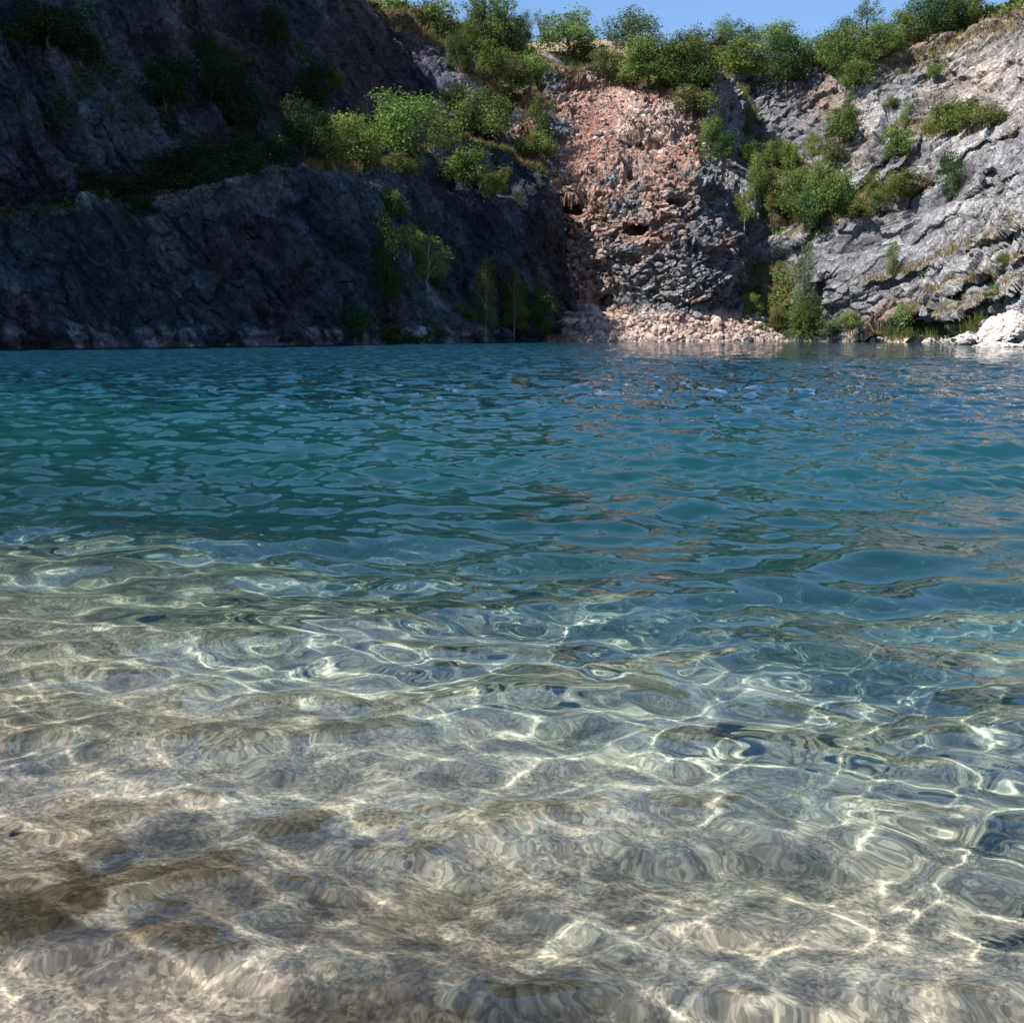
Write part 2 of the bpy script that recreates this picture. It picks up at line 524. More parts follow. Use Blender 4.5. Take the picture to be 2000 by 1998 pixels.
def build_face(name, x0, x1, step, bottom, top, depth, detail, paint, mat, rows, cap=(14, 6), fine=(-120, 2180), extra=None):
    """One rock face: columns over the field of view, rows from its foot to its crest, broken into blocks, with ground behind the crest."""
    xs = [x0]
    while xs[-1] < x1:
        xs.append(xs[-1] + (step if fine[0] - 30 < xs[-1] < fine[1] + 30 else step * 5))
    xs = np.array(xs, float)
    t = np.linspace(0, 1, rows)
    yb, yt = bottom(xs), top(xs)
    PX = np.repeat(xs[:, None], rows, 1)
    PY = yb[:, None] + (yt - yb)[:, None] * t[None, :]
    D = depth(PX, PY)
    if extra is not None:
        D = D + extra(PX, PY)
    P = point(PX, PY, D)
    # ground behind the crest
    n = cap[1]
    back = np.linspace(0, 1, n + 1)[1:]
    dirx = P[:, -1, 0] / P[:, -1, 1]
    capP = np.stack([P[:, -1, 0][:, None] + (dirx[:, None]) * cap[0] * back, P[:, -1, 1][:, None] + cap[0] * back,
                     P[:, -1, 2][:, None] + 0.06 * cap[0] * back], -1)
    gu = np.gradient(P, axis=0); gv = np.gradient(P, axis=1)
    N = np.cross(gu, gv)
    N /= np.maximum(np.linalg.norm(N, axis=-1, keepdims=True), 1e-6)
    flip = np.sign(np.sum(N * (np.array([0, 0, CAM_H]) - P), -1, keepdims=True))
    N = N * flip
    d = detail(PX, PY, P)
    view = np.array([0, 0, CAM_H]) - P
    view /= np.linalg.norm(view, axis=-1, keepdims=True)
    face = np.clip(np.sum(N * view, -1) * 2.4, 0.25, 1)
    P = P + N * (d * face)[..., None]
    C = paint(PX, PY, P, d)
    capC = np.repeat(C[:, -1:, :], n, 1)
    capP[..., 2] += (P[:, -1, 2] - point(PX[:, -1], PY[:, -1], D[:, -1])[:, 2])[:, None] * (1 - back)[None, :]
    V = np.concatenate([P, capP], 1); C = np.concatenate([C, capC], 1)
    nv = rows + n
    me = mesh_from(name, V, grid_faces(len(xs), nv), False, {'tint': np.clip(C, 0.004, 1)}, mat)
    o = link(name, me, kind='structure')
    LAYERS[name] = dict(depth=(lambda a, b: depth(a, b) + (extra(np.asarray(a, float), np.asarray(b, float)) if extra is not None else 0)), xs=xs, PX=PX, PY=PY, P=P, N=N, C=C[:, :rows])
    print(name, len(xs), nv)
    return o

def strata(px, py, P, ang, stretch):
    """Rock coordinates in metres, turned so that the first axis runs along the bedding."""
    c, s = math.cos(math.radians(ang)), math.sin(math.radians(ang))
    sx = P[..., 0] + 0.35 * P[..., 1]
    u = sx * c + P[..., 2] * s
    v = -sx * s + P[..., 2] * c
    return np.stack([u / stretch, v, P[..., 1] * 0.5], -1)

def soften(a, k):
    for _ in range(2):
        for ax in (0, 1):
            p = np.concatenate([np.repeat(np.take(a, [0], ax), k, ax), a, np.repeat(np.take(a, [-1], ax), k, ax)], ax)
            c = np.cumsum(p, ax, dtype=np.float64)
            n = a.shape[ax]
            lead = np.take(c, np.arange(2 * k, 2 * k + n), ax)
            lag = np.concatenate([np.zeros_like(np.take(c, [0], ax)), np.take(c, np.arange(0, n - 1), ax)], ax)
            a = (lead - lag) / (2 * k + 1)
    return a

def rough(q, P, seed, amp, size=1.0, warp=0.8):
    """Blocky rock relief in metres at four sizes."""
    w = warp * np.stack([fbm(P * 0.15, 3, seed + 60), fbm(P * 0.15 + 31, 3, seed + 61), fbm(P * 0.15 + 71, 3, seed + 62)], -1)
    q = q + w
    q = q / size
    b1 = blocks(q / 6.5, seed, 0.7); b2 = blocks(q / 2.3 + 0.15 * w, seed + 1, 0.7); b3 = blocks(q / 0.9, seed + 2, 0.8)
    d = amp[0] * soften(b1[0], 1) + amp[1] * b2[0] + amp[2] * b3[0] + amp[3] * fbm(P * 0.25, 5, seed + 9, 0.6)
    d = d - 0.25 * amp[1] * (1 - sstep(0, 0.12, b2[1]))
    return d, b1, b2, b3

def mix(a, b, k):
    return a * (1 - k[..., None]) + b * k[..., None]

GREY_D = np.array([0.115, 0.118, 0.13]); GREY_M = np.array([0.23, 0.225, 0.23]); GREY_L = np.array([0.35, 0.34, 0.335])
WARM_L = np.array([0.44, 0.365, 0.295]); RED = np.array([0.27, 0.142, 0.108]); PINK = np.array([0.385, 0.255, 0.208]); PALE_PINK = np.array([0.52, 0.405, 0.345])
BROWN = np.array([0.15, 0.10, 0.075]); DRY = np.array([0.22, 0.175, 0.09]); SOIL = np.array([0.13, 0.11, 0.06])

# ---- lower left wall
LIP = [(-900, 440), (-300, 422), (30, 405), (100, 397), (170, 387), (290, 383), (380, 362), (440, 348), (500, 332), (540, 327), (600, 324), (680, 328), (740, 326),
       (780, 308), (820, 292), (870, 276), (905, 271), (960, 288), (1010, 312), (1045, 328), (1066, 355), (1088, 405), (1098, 470), (1112, 560), (1125, 620), (1140, 660), (1160, 668)]
WL_A = [(-900, 52), (-300, 78), (30, 92), (300, 103), (600, 119), (760, 129), (900, 141), (945, 146), (975, 156), (1050, 160), (1180, 164)]
def foot(wl, under=1.6):
    f = pl(wl)
    return lambda x: 650.0 + (CAM_H + under) / f(x) * F
A_PTS = [(x, 650 + CAM_H * F / d, d) for x, d in WL_A] + [
    (-900, 440, 62), (-300, 422, 86), (30, 405, 101), (170, 387, 106), (290, 383, 110), (380, 362, 114), (440, 348, 118), (540, 327, 125), (600, 324, 129), (680, 328, 136), (740, 326, 142),
    (780, 308, 150), (820, 292, 156), (905, 271, 163), (960, 288, 166), (1010, 312, 169), (1066, 355, 170), (1088, 405, 171), (1098, 470, 171), (1112, 560, 170), (1140, 660, 166),
    (30, 560, 94.5), (300, 540, 106.5), (450, 520, 114), (600, 490, 122), (700, 450, 131), (880, 383, 150), (880, 372, 157), (990, 392, 158), (990, 380, 165), (800, 345, 146),
    (730, 400, 134), (790, 505, 134.5), (850, 595, 138.5), (905, 640, 142), (740, 560, 130), (820, 630, 134), (840, 500, 147), (900, 570, 151), (960, 600, 156), (950, 500, 155), (870, 440, 150), (1040, 520, 166), (1050, 620, 161)]
depth_A = Depth(A_PTS)
def detail_A(px, py, P):
    q = strata(px, py, P, -52, 2.2)
    d, b1, b2, b3 = rough(q, P, 100, (1.1, 0.65, 0.34, 0.7))
    detail_A.b = (b1, b2, b3)
    # pale undercut band of old water levels along the waterline
    h = P[..., 2]
    d = d + (1.1 * b2[0] + 0.5) * sstep(2.4, 1.4, h) - 0.7 * sstep(0.9, 0.3, h)
    return d
def paint_A(px, py, P, d):
    b1, b2, b3 = detail_A.b
    n = fbm(P * 0.12, 4, 71)
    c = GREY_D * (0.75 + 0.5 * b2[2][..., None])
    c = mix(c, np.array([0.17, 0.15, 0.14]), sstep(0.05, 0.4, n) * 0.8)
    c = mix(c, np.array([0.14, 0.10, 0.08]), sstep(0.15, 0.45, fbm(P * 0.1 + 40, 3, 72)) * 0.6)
    c = mix(c, BROWN * 1.2, sstep(1010, 1080, px + 20 * n) * 0.8)
    c = mix(c, np.array([0.24, 0.21, 0.19]), blob(px, py, 420, 385, 150, 28, -8, 0.6, 0.4 * n) * 0.7)
    spur, m = line_side(px, py, [(745, 400), (790, 500), (850, 592), (905, 642), (955, 668)])
    c = mix(c, np.array([0.32, 0.29, 0.28]), m * np.exp(-(spur / 16) ** 2) * 0.7)  # pale streak paints the sunlit edge of the rib
    c = mix(c, np.array([0.34, 0.30, 0.27]), blob(px, py, 860, 300, 90, 25, 0, 0.6, 0.5 * n) * 0.6)
    q = strata(px, py, P, -62, 4.0)
    sl = fbm(q * 0.8, 3, 74)
    wl = sstep(2.0, 1.4, P[..., 2] + 1.3 * fbm(P * 0.35, 3, 73)) * sstep(1000, 860, px) * sstep(-0.25, 0.1, sl)
    c = mix(c, np.array([0.74, 0.67, 0.64]), wl * 0.85)
    c = c * (0.8 + 0.75 * sstep(-0.2, 0.4, fbm(q * 0.35 + 7, 4, 75)))[..., None]
    top = np.interp(px, [a[0] for a in LIP], [a[1] for a in LIP])
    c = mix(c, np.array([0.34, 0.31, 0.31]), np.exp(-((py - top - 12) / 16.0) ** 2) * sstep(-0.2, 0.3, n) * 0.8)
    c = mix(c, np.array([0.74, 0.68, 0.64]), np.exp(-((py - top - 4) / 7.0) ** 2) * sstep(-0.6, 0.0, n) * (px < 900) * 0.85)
    return c * np.array([0.39, 0.43, 0.54])  # dark bluish factor puts this wall's shade into its rock colour
MAT_SHADE = rock_material("shade_tinted_limestone", 1.0, 0.4)  # for the left walls, whose tint has the shade painted in
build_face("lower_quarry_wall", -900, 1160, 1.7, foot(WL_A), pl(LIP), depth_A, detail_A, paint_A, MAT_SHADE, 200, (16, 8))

# ---- upper left wall behind the bench
B_TOP = [(-900, -950), (-300, -620), (60, -440), (250, -320), (430, -210), (560, -120), (660, -40), (720, 2), (780, 34), (830, 72), (870, 96), (905, 128), (960, 162), (1010, 178), (1060, 180), (1100, 200)]  # crest out of view at the left is raised to cast shade
B_BOT = [(-900, 500), (30, 470), (440, 420), (600, 400), (760, 400), (850, 350), (950, 340), (1100, 330)]
depth_B = Depth([(-900, 440, 74), (-300, 430, 94), (30, 405, 109), (170, 388, 114), (300, 380, 120), (440, 350, 129), (600, 332, 142), (760, 335, 158), (830, 280, 170), (900, 260, 178), (1000, 250, 186), (1070, 240, 190),
                 (-900, -950, 82), (-300, -620, 103), (60, -440, 125), (250, -320, 139), (430, -210, 152), (560, -120, 168), (660, -40, 178), (720, 2, 184), (780, 34, 188), (870, 96, 194), (905, 128, 194), (1010, 178, 198), (1100, 200, 201),
                 (100, 250, 111), (240, 290, 118), (330, 300, 122), (180, 120, 119), (250, 100, 131), (60, 60, 115), (340, 180, 134), (420, 240, 133), (470, 250, 144), (330, 60, 141),
                 (640, 200, 157), (700, 230, 166), (560, 60, 160), (800, 200, 178), (860, 200, 184), (850, 120, 190), (920, 150, 187), (925, 200, 184), (960, 230, 188), (1010, 215, 196), (600, 130, 160)])
def detail_B(px, py, P):
    q = strata(px, py, P, -58, 3.4)
    d, b1, b2, b3 = rough(q, P, 200, (2.6, 1.0, 0.38, 1.6))
    detail_B.b = (b1, b2, b3)
    return d
def paint_B(px, py, P, d):
    b1, b2, b3 = detail_B.b
    n = fbm(P * 0.1, 4, 81)
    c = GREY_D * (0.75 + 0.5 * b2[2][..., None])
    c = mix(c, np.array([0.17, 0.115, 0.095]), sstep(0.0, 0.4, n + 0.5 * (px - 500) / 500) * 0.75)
    c = mix(c, np.array([0.22, 0.19, 0.19]), blob(px, py, 330, 100, 60, 90, -10, 0.7, 0.5 * n) * 0.6)
    q = strata(px, py, P, -60, 4.0)
    c = c * (0.75 + 0.8 * sstep(-0.25, 0.4, fbm(q * 0.3 + 3, 4, 85)))[..., None]
    c = mix(c, np.array([0.40, 0.36, 0.34]), blob(px, py, 935, 165, 38, 45, 0, 0.6, 0.6 * n) * 0.8)
    c = mix(c, np.array([0.20, 0.11, 0.075]), blob(px, py, 1020, 215, 55, 40, 0, 0.5, 0.3 * n) * 0.9)
    c = mix(c, PINK * 1.05, blob(px, py, 1004, 245, 20, 30, 30, 0.3, 0.3 * n))
    crest, m = line_side(px, py, [(660, -40), (720, 10), (780, 42), (830, 80), (870, 106), (905, 138), (960, 170), (1010, 184)])
    c = mix(c, DRY, m * sstep(-26, -4, crest + 12 * n) * 0.9)
    return c * np.array([0.48, 0.50, 0.61])  # shade of the upper wall multiplied into the colour, bluish
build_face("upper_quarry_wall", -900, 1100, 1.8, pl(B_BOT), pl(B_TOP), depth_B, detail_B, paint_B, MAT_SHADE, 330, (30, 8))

# ---- rockslide in the middle
WL_M = [(980, 158), (1140, 160), (1300, 160), (1400, 160), (1500, 163), (1620, 167)]
M_TOP = [(980, 235), (1020, 205), (1045, 180), (1062, 148), (1090, 138), (1130, 130), (1160, 138), (1190, 152), (1240, 158), (1290, 160), (1325, 162), (1360, 178), (1382, 152), (1400, 146), (1432, 150),
         (1442, 215), (1455, 290), (1470, 350), (1490, 410), (1520, 455), (1545, 520), (1570, 600), (1620, 660)]
depth_M = Depth([(x, 650 + CAM_H * F / d, d) for x, d in WL_M] + [
    (1140, 650, 161.5), (1300, 645, 161.5), (1450, 650, 163), (1120, 600, 168), (1200, 590, 168.5), (1270, 605, 166.5), (1340, 625, 163.5), (1390, 605, 166), (1430, 595, 169), (1500, 612, 171), (1550, 630, 170),
    (1110, 480, 173), (1110, 420, 175), (1200, 500, 171), (1300, 500, 166.5), (1350, 560, 164), (1380, 480, 167), (1420, 560, 167), (1440, 480, 172), (1465, 560, 174), (1490, 520, 177),
    (1300, 350, 173), (1360, 345, 171), (1430, 360, 177), (1400, 420, 173), (1310, 310, 176),
    (1100, 330, 181), (1200, 335, 179), (1270, 305, 182), (1340, 300, 180), (1080, 250, 189), (1180, 240, 192), (1250, 220, 189), (1330, 230, 191), (1330, 190, 197), (1215, 290, 184),
    (1070, 170, 195), (1130, 140, 201), (1190, 160, 204), (1300, 165, 204), (1360, 190, 202), (1385, 165, 201), (1400, 150, 202), (1432, 150, 208), (1425, 270, 199), (1395, 250, 194), (980, 240, 188), (1450, 300, 204), (1060, 260, 187), (1040, 400, 180), (980, 500, 175)])
def extra_M(px, py):
    e = 0 * px
    e = e + 5.0 * blob(px, py, 1110, 407, 30, 12, 8, 0.25)
    e = e + 4.0 * blob(px, py, 1243, 450, 21, 11, -5, 0.25) - 1.2 * blob(px, py, 1245, 428, 42, 10, -5, 0.4) + 2.5 * blob(px, py, 1320, 395, 16, 9, 10, 0.3) + 2.0 * blob(px, py, 1160, 455, 12, 8, 0, 0.3)
    e = e + 3.0 * blob(px, py, 1187, 588, 14, 11, 0, 0.25)
    e = e + 2.0 * blob(px, py, 1260, 283, 45, 10, 5, 0.4)
    e = e + 2.5 * blob(px, py, 1500, 500, 30, 80, 0, 0.6)
    e = e - 2.0 * blob(px, py, 1085, 250, 35, 22, 0, 0.5) - 2.5 * blob(px, py, 1395, 210, 20, 60, 4, 0.4)
    return e
def detail_M(px, py, P):
    q = strata(px, py, P, 25, 1.3)
    d, b1, b2, b3 = rough(q, P, 300, (1.7, 0.85, 0.6, 1.0), 0.62, 0.4)
    smooth = np.clip(blob(px, py, 1150, 260, 80, 60, -45, 0.5) + blob(px, py, 1195, 200, 30, 60, 30, 0.5) + sstep(592, 608, py), 0, 1)
    detail_M.b = (b1, b2, b3)
    return d * (1 - 0.72 * smooth)
def paint_M(px, py, P, d):
    b1, b2, b3 = detail_M.b
    n = fbm(P * 0.12, 4, 91); n2 = fbm(P * 0.45, 3, 92)
    rub = (0.62 + 0.62 * b3[2] + 0.4 * (b2[2] - 0.5))[..., None]
    # grey-black limestone with a pinkish coat
    c = mix(GREY_M * 0.82 * rub, PINK * 0.85 * rub, sstep(-0.2, 0.3, n + 0.8 * n2 + 0.0035 * (1270 - px)))
    c = mix(c, GREY_D * 1.25 * rub, blob(px, py, 1390, 470, 110, 120, 10, 0.5, 0.5 * n) * 0.7)
    c = mix(c, GREY_M * rub, blob(px, py, 1300, 560, 70, 70, 0, 0.5, 0.6 * n) * 0.7)
    # the red earth slope above
    k = sstep(330, 290, py + 26 * n + 18 * n2 - 0.10 * (px - 1200)) * sstep(1385, 1355, px + 14 * n)
    c = mix(c, RED * (0.8 + 0.35 * b3[2][..., None]), k)
    k2 = blob(px, py, 1265, 245, 95, 70, 20, 0.35, 0.7 * n + 0.3 * n2)
    c = mix(c, PALE_PINK * (0.62 + 0.55 * b3[2][..., None]), k2 * 0.8)
    c = mix(c, PINK * rub, blob(px, py, 1130, 270, 60, 40, -30, 0.6, 0.9 * n2) * 0.6)
    c = mix(c, RED * (0.95 + 0.25 * b3[2][..., None]), np.clip(blob(px, py, 1165, 255, 34, 90, 28, 0.5, 0.6 * n2), 0, 1) * 0.85)
    c = mix(c, PINK * rub, blob(px, py, 1130, 190, 70, 35, 10, 0.6, 0.9 * n2) * 0.8)
    c = mix(c, BROWN * 0.9, blob(px, py, 1110, 150, 60, 22, -10, 0.6, 0.5 * n) * 0.8)
    c = mix(c, GREY_D * 1.1, blob(px, py, 1085, 250, 36, 22, 0, 0.4, 0.3 * n))
    c = mix(c, GREY_D * 1.1, blob(px, py, 1075, 165, 28, 30, 40, 0.4, 0.3 * n) * 0.9)
    # grey pillar on the shoulder
    c = mix(c, GREY_M * 0.95 * rub, sstep(1368, 1388, px + 10 * n) * sstep(330, 300, py))
    # red hollows and the scree at the foot
    c = mix(c, RED * 0.95, blob(px, py, 1140, 425, 45, 20, -15, 0.5, 0.6 * n2) * 0.8)
    c = mix(c, RED, blob(px, py, 1165, 605, 70, 16, 12, 0.5, 0.5 * n2) * 0.9)
    c = mix(c, RED * 1.05, blob(px, py, 1290, 470, 22, 16, 0, 0.5, 0.5 * n2) * 0.7)
    c = mix(c, RED, blob(px, py, 1405, 480, 14, 20, 0, 0.5, 0.5 * n2) * 0.8)
    k = sstep(596, 620, py + 18 * n + 8 * n2 - 12 * blob(px, py, 1350, 615, 40, 40))
    c = mix(c, PALE_PINK * 0.92 * (0.7 + 0.5 * b3[2][..., None]), k * sstep(1090, 1120, px))
    c = mix(c, RED * 1.05, blob(px, py, 1455, 625, 60, 18, 0, 0.6, 0.5 * n2) * 0.7)
    c = mix(c, RED * 0.95 * rub, sstep(1165, 1125, px + 16 * n + 10 * n2 - 0.06 * (py - 500)) * sstep(415, 470, py) * 0.85)
    c = mix(c, PALE_PINK, blob(px, py, 1003, 243, 20, 28, 25, 0.35, 0.25 * n))
    c = mix(c, SOIL, sstep(1470, 1500, px + 20 * n) * sstep(600, 560, py) * 0.5)
    return c
MAT_ROCK = rock_material("weathered_limestone", 1.3, 0.35)
build_face("rockslide_slope", 980, 1620, 1.6, foot(WL_M), pl(M_TOP), depth_M, detail_M, paint_M, MAT_ROCK, 330, (16, 6), extra=extra_M)

# ---- gully and right-hand limestone wall
WL_G = [(1370, 170), (1500, 167), (1560, 164), (1700, 158), (1800, 151), (1900, 138), (1975, 124), (2100, 104), (2300, 82), (2800, 48)]
G_TOP = [(1370, 150), (1400, 145), (1470, 148), (1520, 140), (1560, 146), (1600, 135), (1640, 168), (1665, 165), (1700, 118), (1740, 104), (1780, 98), (1830, 76), (1860, 68), (1900, 50), (1960, 34), (2000, 12), (2100, -50), (2300, -150), (2800, -300)]
depth_G = Depth([(x, 650 + CAM_H * F / d, d) for x, d in WL_G] + [
    (1400, 145, 216), (1470, 148, 216), (1560, 150, 212), (1640, 170, 206), (1400, 285, 210), (1470, 280, 208), (1560, 270, 204), (1600, 240, 202), (1520, 215, 211),
    (1450, 340, 196), (1540, 330, 194), (1450, 430, 184), (1540, 430, 182), (1600, 395, 182), (1530, 480, 177), (1520, 560, 172), (1500, 610, 170),
    (1650, 200, 201), (1700, 120, 205), (1650, 300, 190), (1620, 350, 187), (1700, 300, 185), (1780, 200, 190), (1780, 100, 200), (1860, 80, 195), (1960, 40, 187), (1960, 190, 166), (1860, 225, 181), (1760, 252, 184),
    (1770, 300, 177), (1860, 265, 171), (1960, 255, 156), (1660, 388, 180), (1750, 380, 172), (1850, 330, 165), (1700, 350, 181), (1720, 250, 188),
    (1575, 470, 173), (1650, 432, 171), (1570, 600, 166), (1640, 600, 163), (1700, 500, 165), (1800, 450, 160), (1900, 400, 152), (1970, 350, 143), (1970, 500, 136), (1850, 560, 150), (1700, 620, 161), (1900, 620, 141), (1800, 600, 153),
    (2300, 300, 92), (2300, -100, 108), (2800, 300, 55), (2800, -250, 64), (2100, 100, 135)])
G_LEDGES = [([(1640, 668), (1700, 645), (1760, 628), (1812, 600), (1860, 565), (1915, 545), (1990, 505)], 3.2, 46),
            ([(1725, 690), (1790, 655), (1850, 622), (1905, 598), (1990, 560)], 4.2, 40),
            ([(1690, 560), (1750, 540), (1800, 528), (1860, 505), (1990, 440)], 1.6, 60),
            ([(1560, 470), (1610, 440), (1690, 418), (1760, 392), (1820, 350)], 1.5, 60),
            ([(1830, 330), (1880, 300), (1935, 275), (1990, 250)], 2.2, 50),
            ([(1690, 385), (1730, 340), (1790, 290), (1800, 262)], 1.6, 26),
            ([(1640, 395), (1690, 350), (1735, 300), (1775, 220)], 1.8, 30),
            ([(1590, 360), (1640, 300), (1690, 230), (1720, 150)], 1.6, 40),
            ([(1780, 480), (1850, 420), (1900, 380), (1990, 330)], 1.2, 40)]
def extra_G(px, py):
    e = 0 * px
    for pts, amp, w in G_LEDGES:
        wob = 5 * np.sin(px * 0.06) + 3 * np.sin(px * 0.17 + 1)
        s, m = line_side(px, py + wob, pts)
        e = e - amp * m * np.where(s > 0, np.exp(-np.maximum(s, 0) / w), np.exp(np.minimum(s, 0) / 3.0))
    e = e + 3.5 * blob(px, py, 1935, 352, 16, 20, 20, 0.3) + 3.0 * blob(px, py, 1600, 585, 10, 40, 12, 0.4)
    e = e + 4.0 * blob(px, py, 1800, 640, 40, 14, -12, 0.35) + 3.0 * blob(px, py, 1910, 622, 60, 9, -10, 0.4)
    e = e + 2.0 * blob(px, py, 1472, 215, 12, 60, -8, 0.5)
    return e
def detail_G(px, py, P):
    q = strata(px, py, P, 38, 2.0)
    d, b1, b2, b3 = rough(q, P, 400, (1.6, 0.95, 0.5, 0.3), 0.8, 0.12)
    detail_G.b = (b1, b2, b3)
    slab = np.clip(blob(px, py, 1740, 325, 85, 30, -52, 0.5) + blob(px, py, 1760, 515, 100, 34, -25, 0.6) + blob(px, py, 1660, 500, 70, 40, -20, 0.6) + blob(px, py, 1840, 420, 90, 24, -35, 0.5) + blob(px, py, 1900, 300, 60, 14, -38, 0.5), 0, 1)
    veg = veg_G(px, py)
    return d * (1 - 0.7 * slab) * (1 - 0.5 * veg)
def veg_G(px, py):
    v = blob(px, py, 1500, 350, 95, 60, 15, 0.5) + blob(px, py, 1550, 395, 85, 60, 0, 0.5) + blob(px, py, 1500, 570, 45, 60, 0, 0.6)
    v = v + blob(px, py, 1850, 240, 90, 22, -6, 0.5) + blob(px, py, 1700, 380, 80, 16, -12, 0.6)
    return np.clip(v, 0, 1)
def paint_G(px, py, P, d):
    b1, b2, b3 = detail_G.b
    n = fbm(P * 0.1, 4, 95); n2 = fbm(P * 0.4, 3, 96)
    q = strata(px, py, P, 38, 6.0)
    st = fbm(q * 0.9, 4, 97)
    rub = (0.66 + 0.42 * b3[2] + 0.45 * (b2[2] - 0.5) + 0.25 * (b1[2] - 0.5))[..., None]
    c = mix(GREY_M * 1.05 * rub, GREY_L * 1.02 * rub, sstep(-0.2, 0.4, n + 0.9 * st + 0.0010 * (px - 1820)))
    c = mix(c, GREY_D * 1.5 * rub, sstep(0.05, 0.4, st - 0.4 * n) * 0.75)
    c = mix(c, WARM_L * rub, blob(px, py, 1900, 170, 110, 90, -30, 0.5, 0.7 * n + 0.5 * n2) * 0.6)
    c = mix(c, WARM_L * 0.9 * rub, blob(px, py, 1670, 260, 40, 110, 25, 0.6, 0.8 * n + 0.6 * n2) * 0.6)
    # back wall of the gully is a darker blue grey
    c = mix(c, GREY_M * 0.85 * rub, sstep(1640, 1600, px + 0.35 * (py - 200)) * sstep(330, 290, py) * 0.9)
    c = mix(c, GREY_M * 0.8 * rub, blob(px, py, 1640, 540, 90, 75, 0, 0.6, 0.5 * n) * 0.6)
    c = mix(c, np.array([0.30, 0.20, 0.14]), blob(px, py, 1620, 190, 60, 40, 0, 0.6, 0.8 * n2) * 0.5)
    # dry grass and soil on the benches
    veg = veg_G(px, py)
    c = mix(c, (DRY * (0.8 + 0.5 * n2[..., None])), np.clip(veg * (0.75 + 0.6 * n), 0, 1) * 0.92)
    for pts, amp, w in G_LEDGES[:4]:
        s, m = line_side(px, py, pts)
        c = mix(c, DRY * 1.05, m * np.exp(-np.abs(s - 7) / 6) * sstep(-0.25, 0.15, n2 + 0.5 * n) * 0.85)
    crest, m = line_side(px, py, [(1690, 128), (1780, 108), (1860, 78), (1960, 44), (2100, -40)])
    c = mix(c, np.array([0.24, 0.19, 0.13]), m * sstep(-30, -6, crest + 14 * n) * 0.8)
    c = mix(c, np.array([0.26, 0.17, 0.12]), blob(px, py, 1745, 610, 60, 22, -22, 0.6, 0.5 * n2) * 0.7)
    pale = sstep(1.6, 0.5, P[..., 2] + 0.8 * n2) * sstep(1540, 1600, px)
    c = c * np.array([0.84, 0.85, 0.88])
    c = mix(c, np.array([0.58, 0.52, 0.46]), pale)
    return c
MAT_GREY = rock_material("grey_limestone", 1.2, 0.3)
build_face("limestone_quarry_wall", 1370, 2800, 1.7, foot(WL_G), pl(G_TOP), depth_G, detail_G, paint_G, MAT_GREY, 360, (16, 6), extra=extra_G)

# ---- wooded hilltop behind the walls
C_TOP = [(400, -150), (600, -60), (780, 6), (880, 40), (1000, 80), (1060, 100), (1110, 104), (1160, 104), (1250, 116), (1400, 122), (1560, 118), (1640, 100), (1700, 76), (1860, 44), (1980, 0), (2400, -180), (2800, -300)]
depth_C = Depth([(400, -150, 215), (600, -60, 215), (780, 6, 212), (880, 40, 214), (1000, 80, 222), (1110, 104, 235), (1250, 116, 236), (1400, 122, 236), (1560, 118, 234), (1700, 76, 228), (1860, 44, 220), (1980, 0, 214), (2800, -300, 100),
                 (400, 260, 190), (880, 260, 202), (1000, 260, 205), (1200, 260, 208), (1500, 260, 219), (1700, 260, 210), (2000, 260, 190), (2800, 260, 76), (1000, 140, 211), (1100, 150, 213), (1080, 118, 222)])
def detail_C(px, py, P):
    return 0.6 * fbm(P * 0.2, 4, 140) + 0.15 * fbm(P * 0.9, 3, 141)
def paint_C(px, py, P, d):
    n = fbm(P * 0.15, 4, 142)
    c = mix(SOIL * np.ones(3), DRY * 1.0, sstep(-0.2, 0.3, n))
    c = mix(c, PALE_PINK * 0.95, blob(px, py, 1078, 116, 34, 8, 32, 0.35, 0.3 * n))
    c = mix(c, BROWN, blob(px, py, 1110, 150, 60, 20, 0, 0.6) * 0.6)
    return c
build_face("hilltop", 400, 2800, 4, lambda x: 260 + 0 * x, pl(C_TOP), depth_C, detail_C, paint_C, MAT_ROCK, 90, (500, 14))
# ------------------------------------------------------------------ far field between the trees
def build_distant_hill():
    xs = np.linspace(900, 1500, 60)
    top = np.interp(xs, [900, 1000, 1100, 1160, 1230, 1330, 1500], [96, 86, 77, 75, 82, 96, 120])
    rows = 14
    t = np.linspace(0, 1, rows)
    PX = np.repeat(xs[:, None], rows, 1); PY = 130 + (top[:, None] - 130) * t[None]
    D = 520 + 160 * t[None] + 0 * PX
    P = point(PX, PY, D)
    P[..., 2] += 0.8 * fbm(P * 0.03, 3, 150)
    back = P[:, -1:, :] + np.array([0, 260, -30.0])
    P = np.concatenate([P, back], 1)
    c = np.array([0.40, 0.29, 0.20]) * (0.9 + 0.3 * fbm(P * 0.05, 3, 151)[..., None])
    link("distant_hill", mesh_from("distant_hill", P, grid_faces(len(xs), rows + 1), True, {'tint': c}, MAT_ROCK), kind='structure')
build_distant_hill()

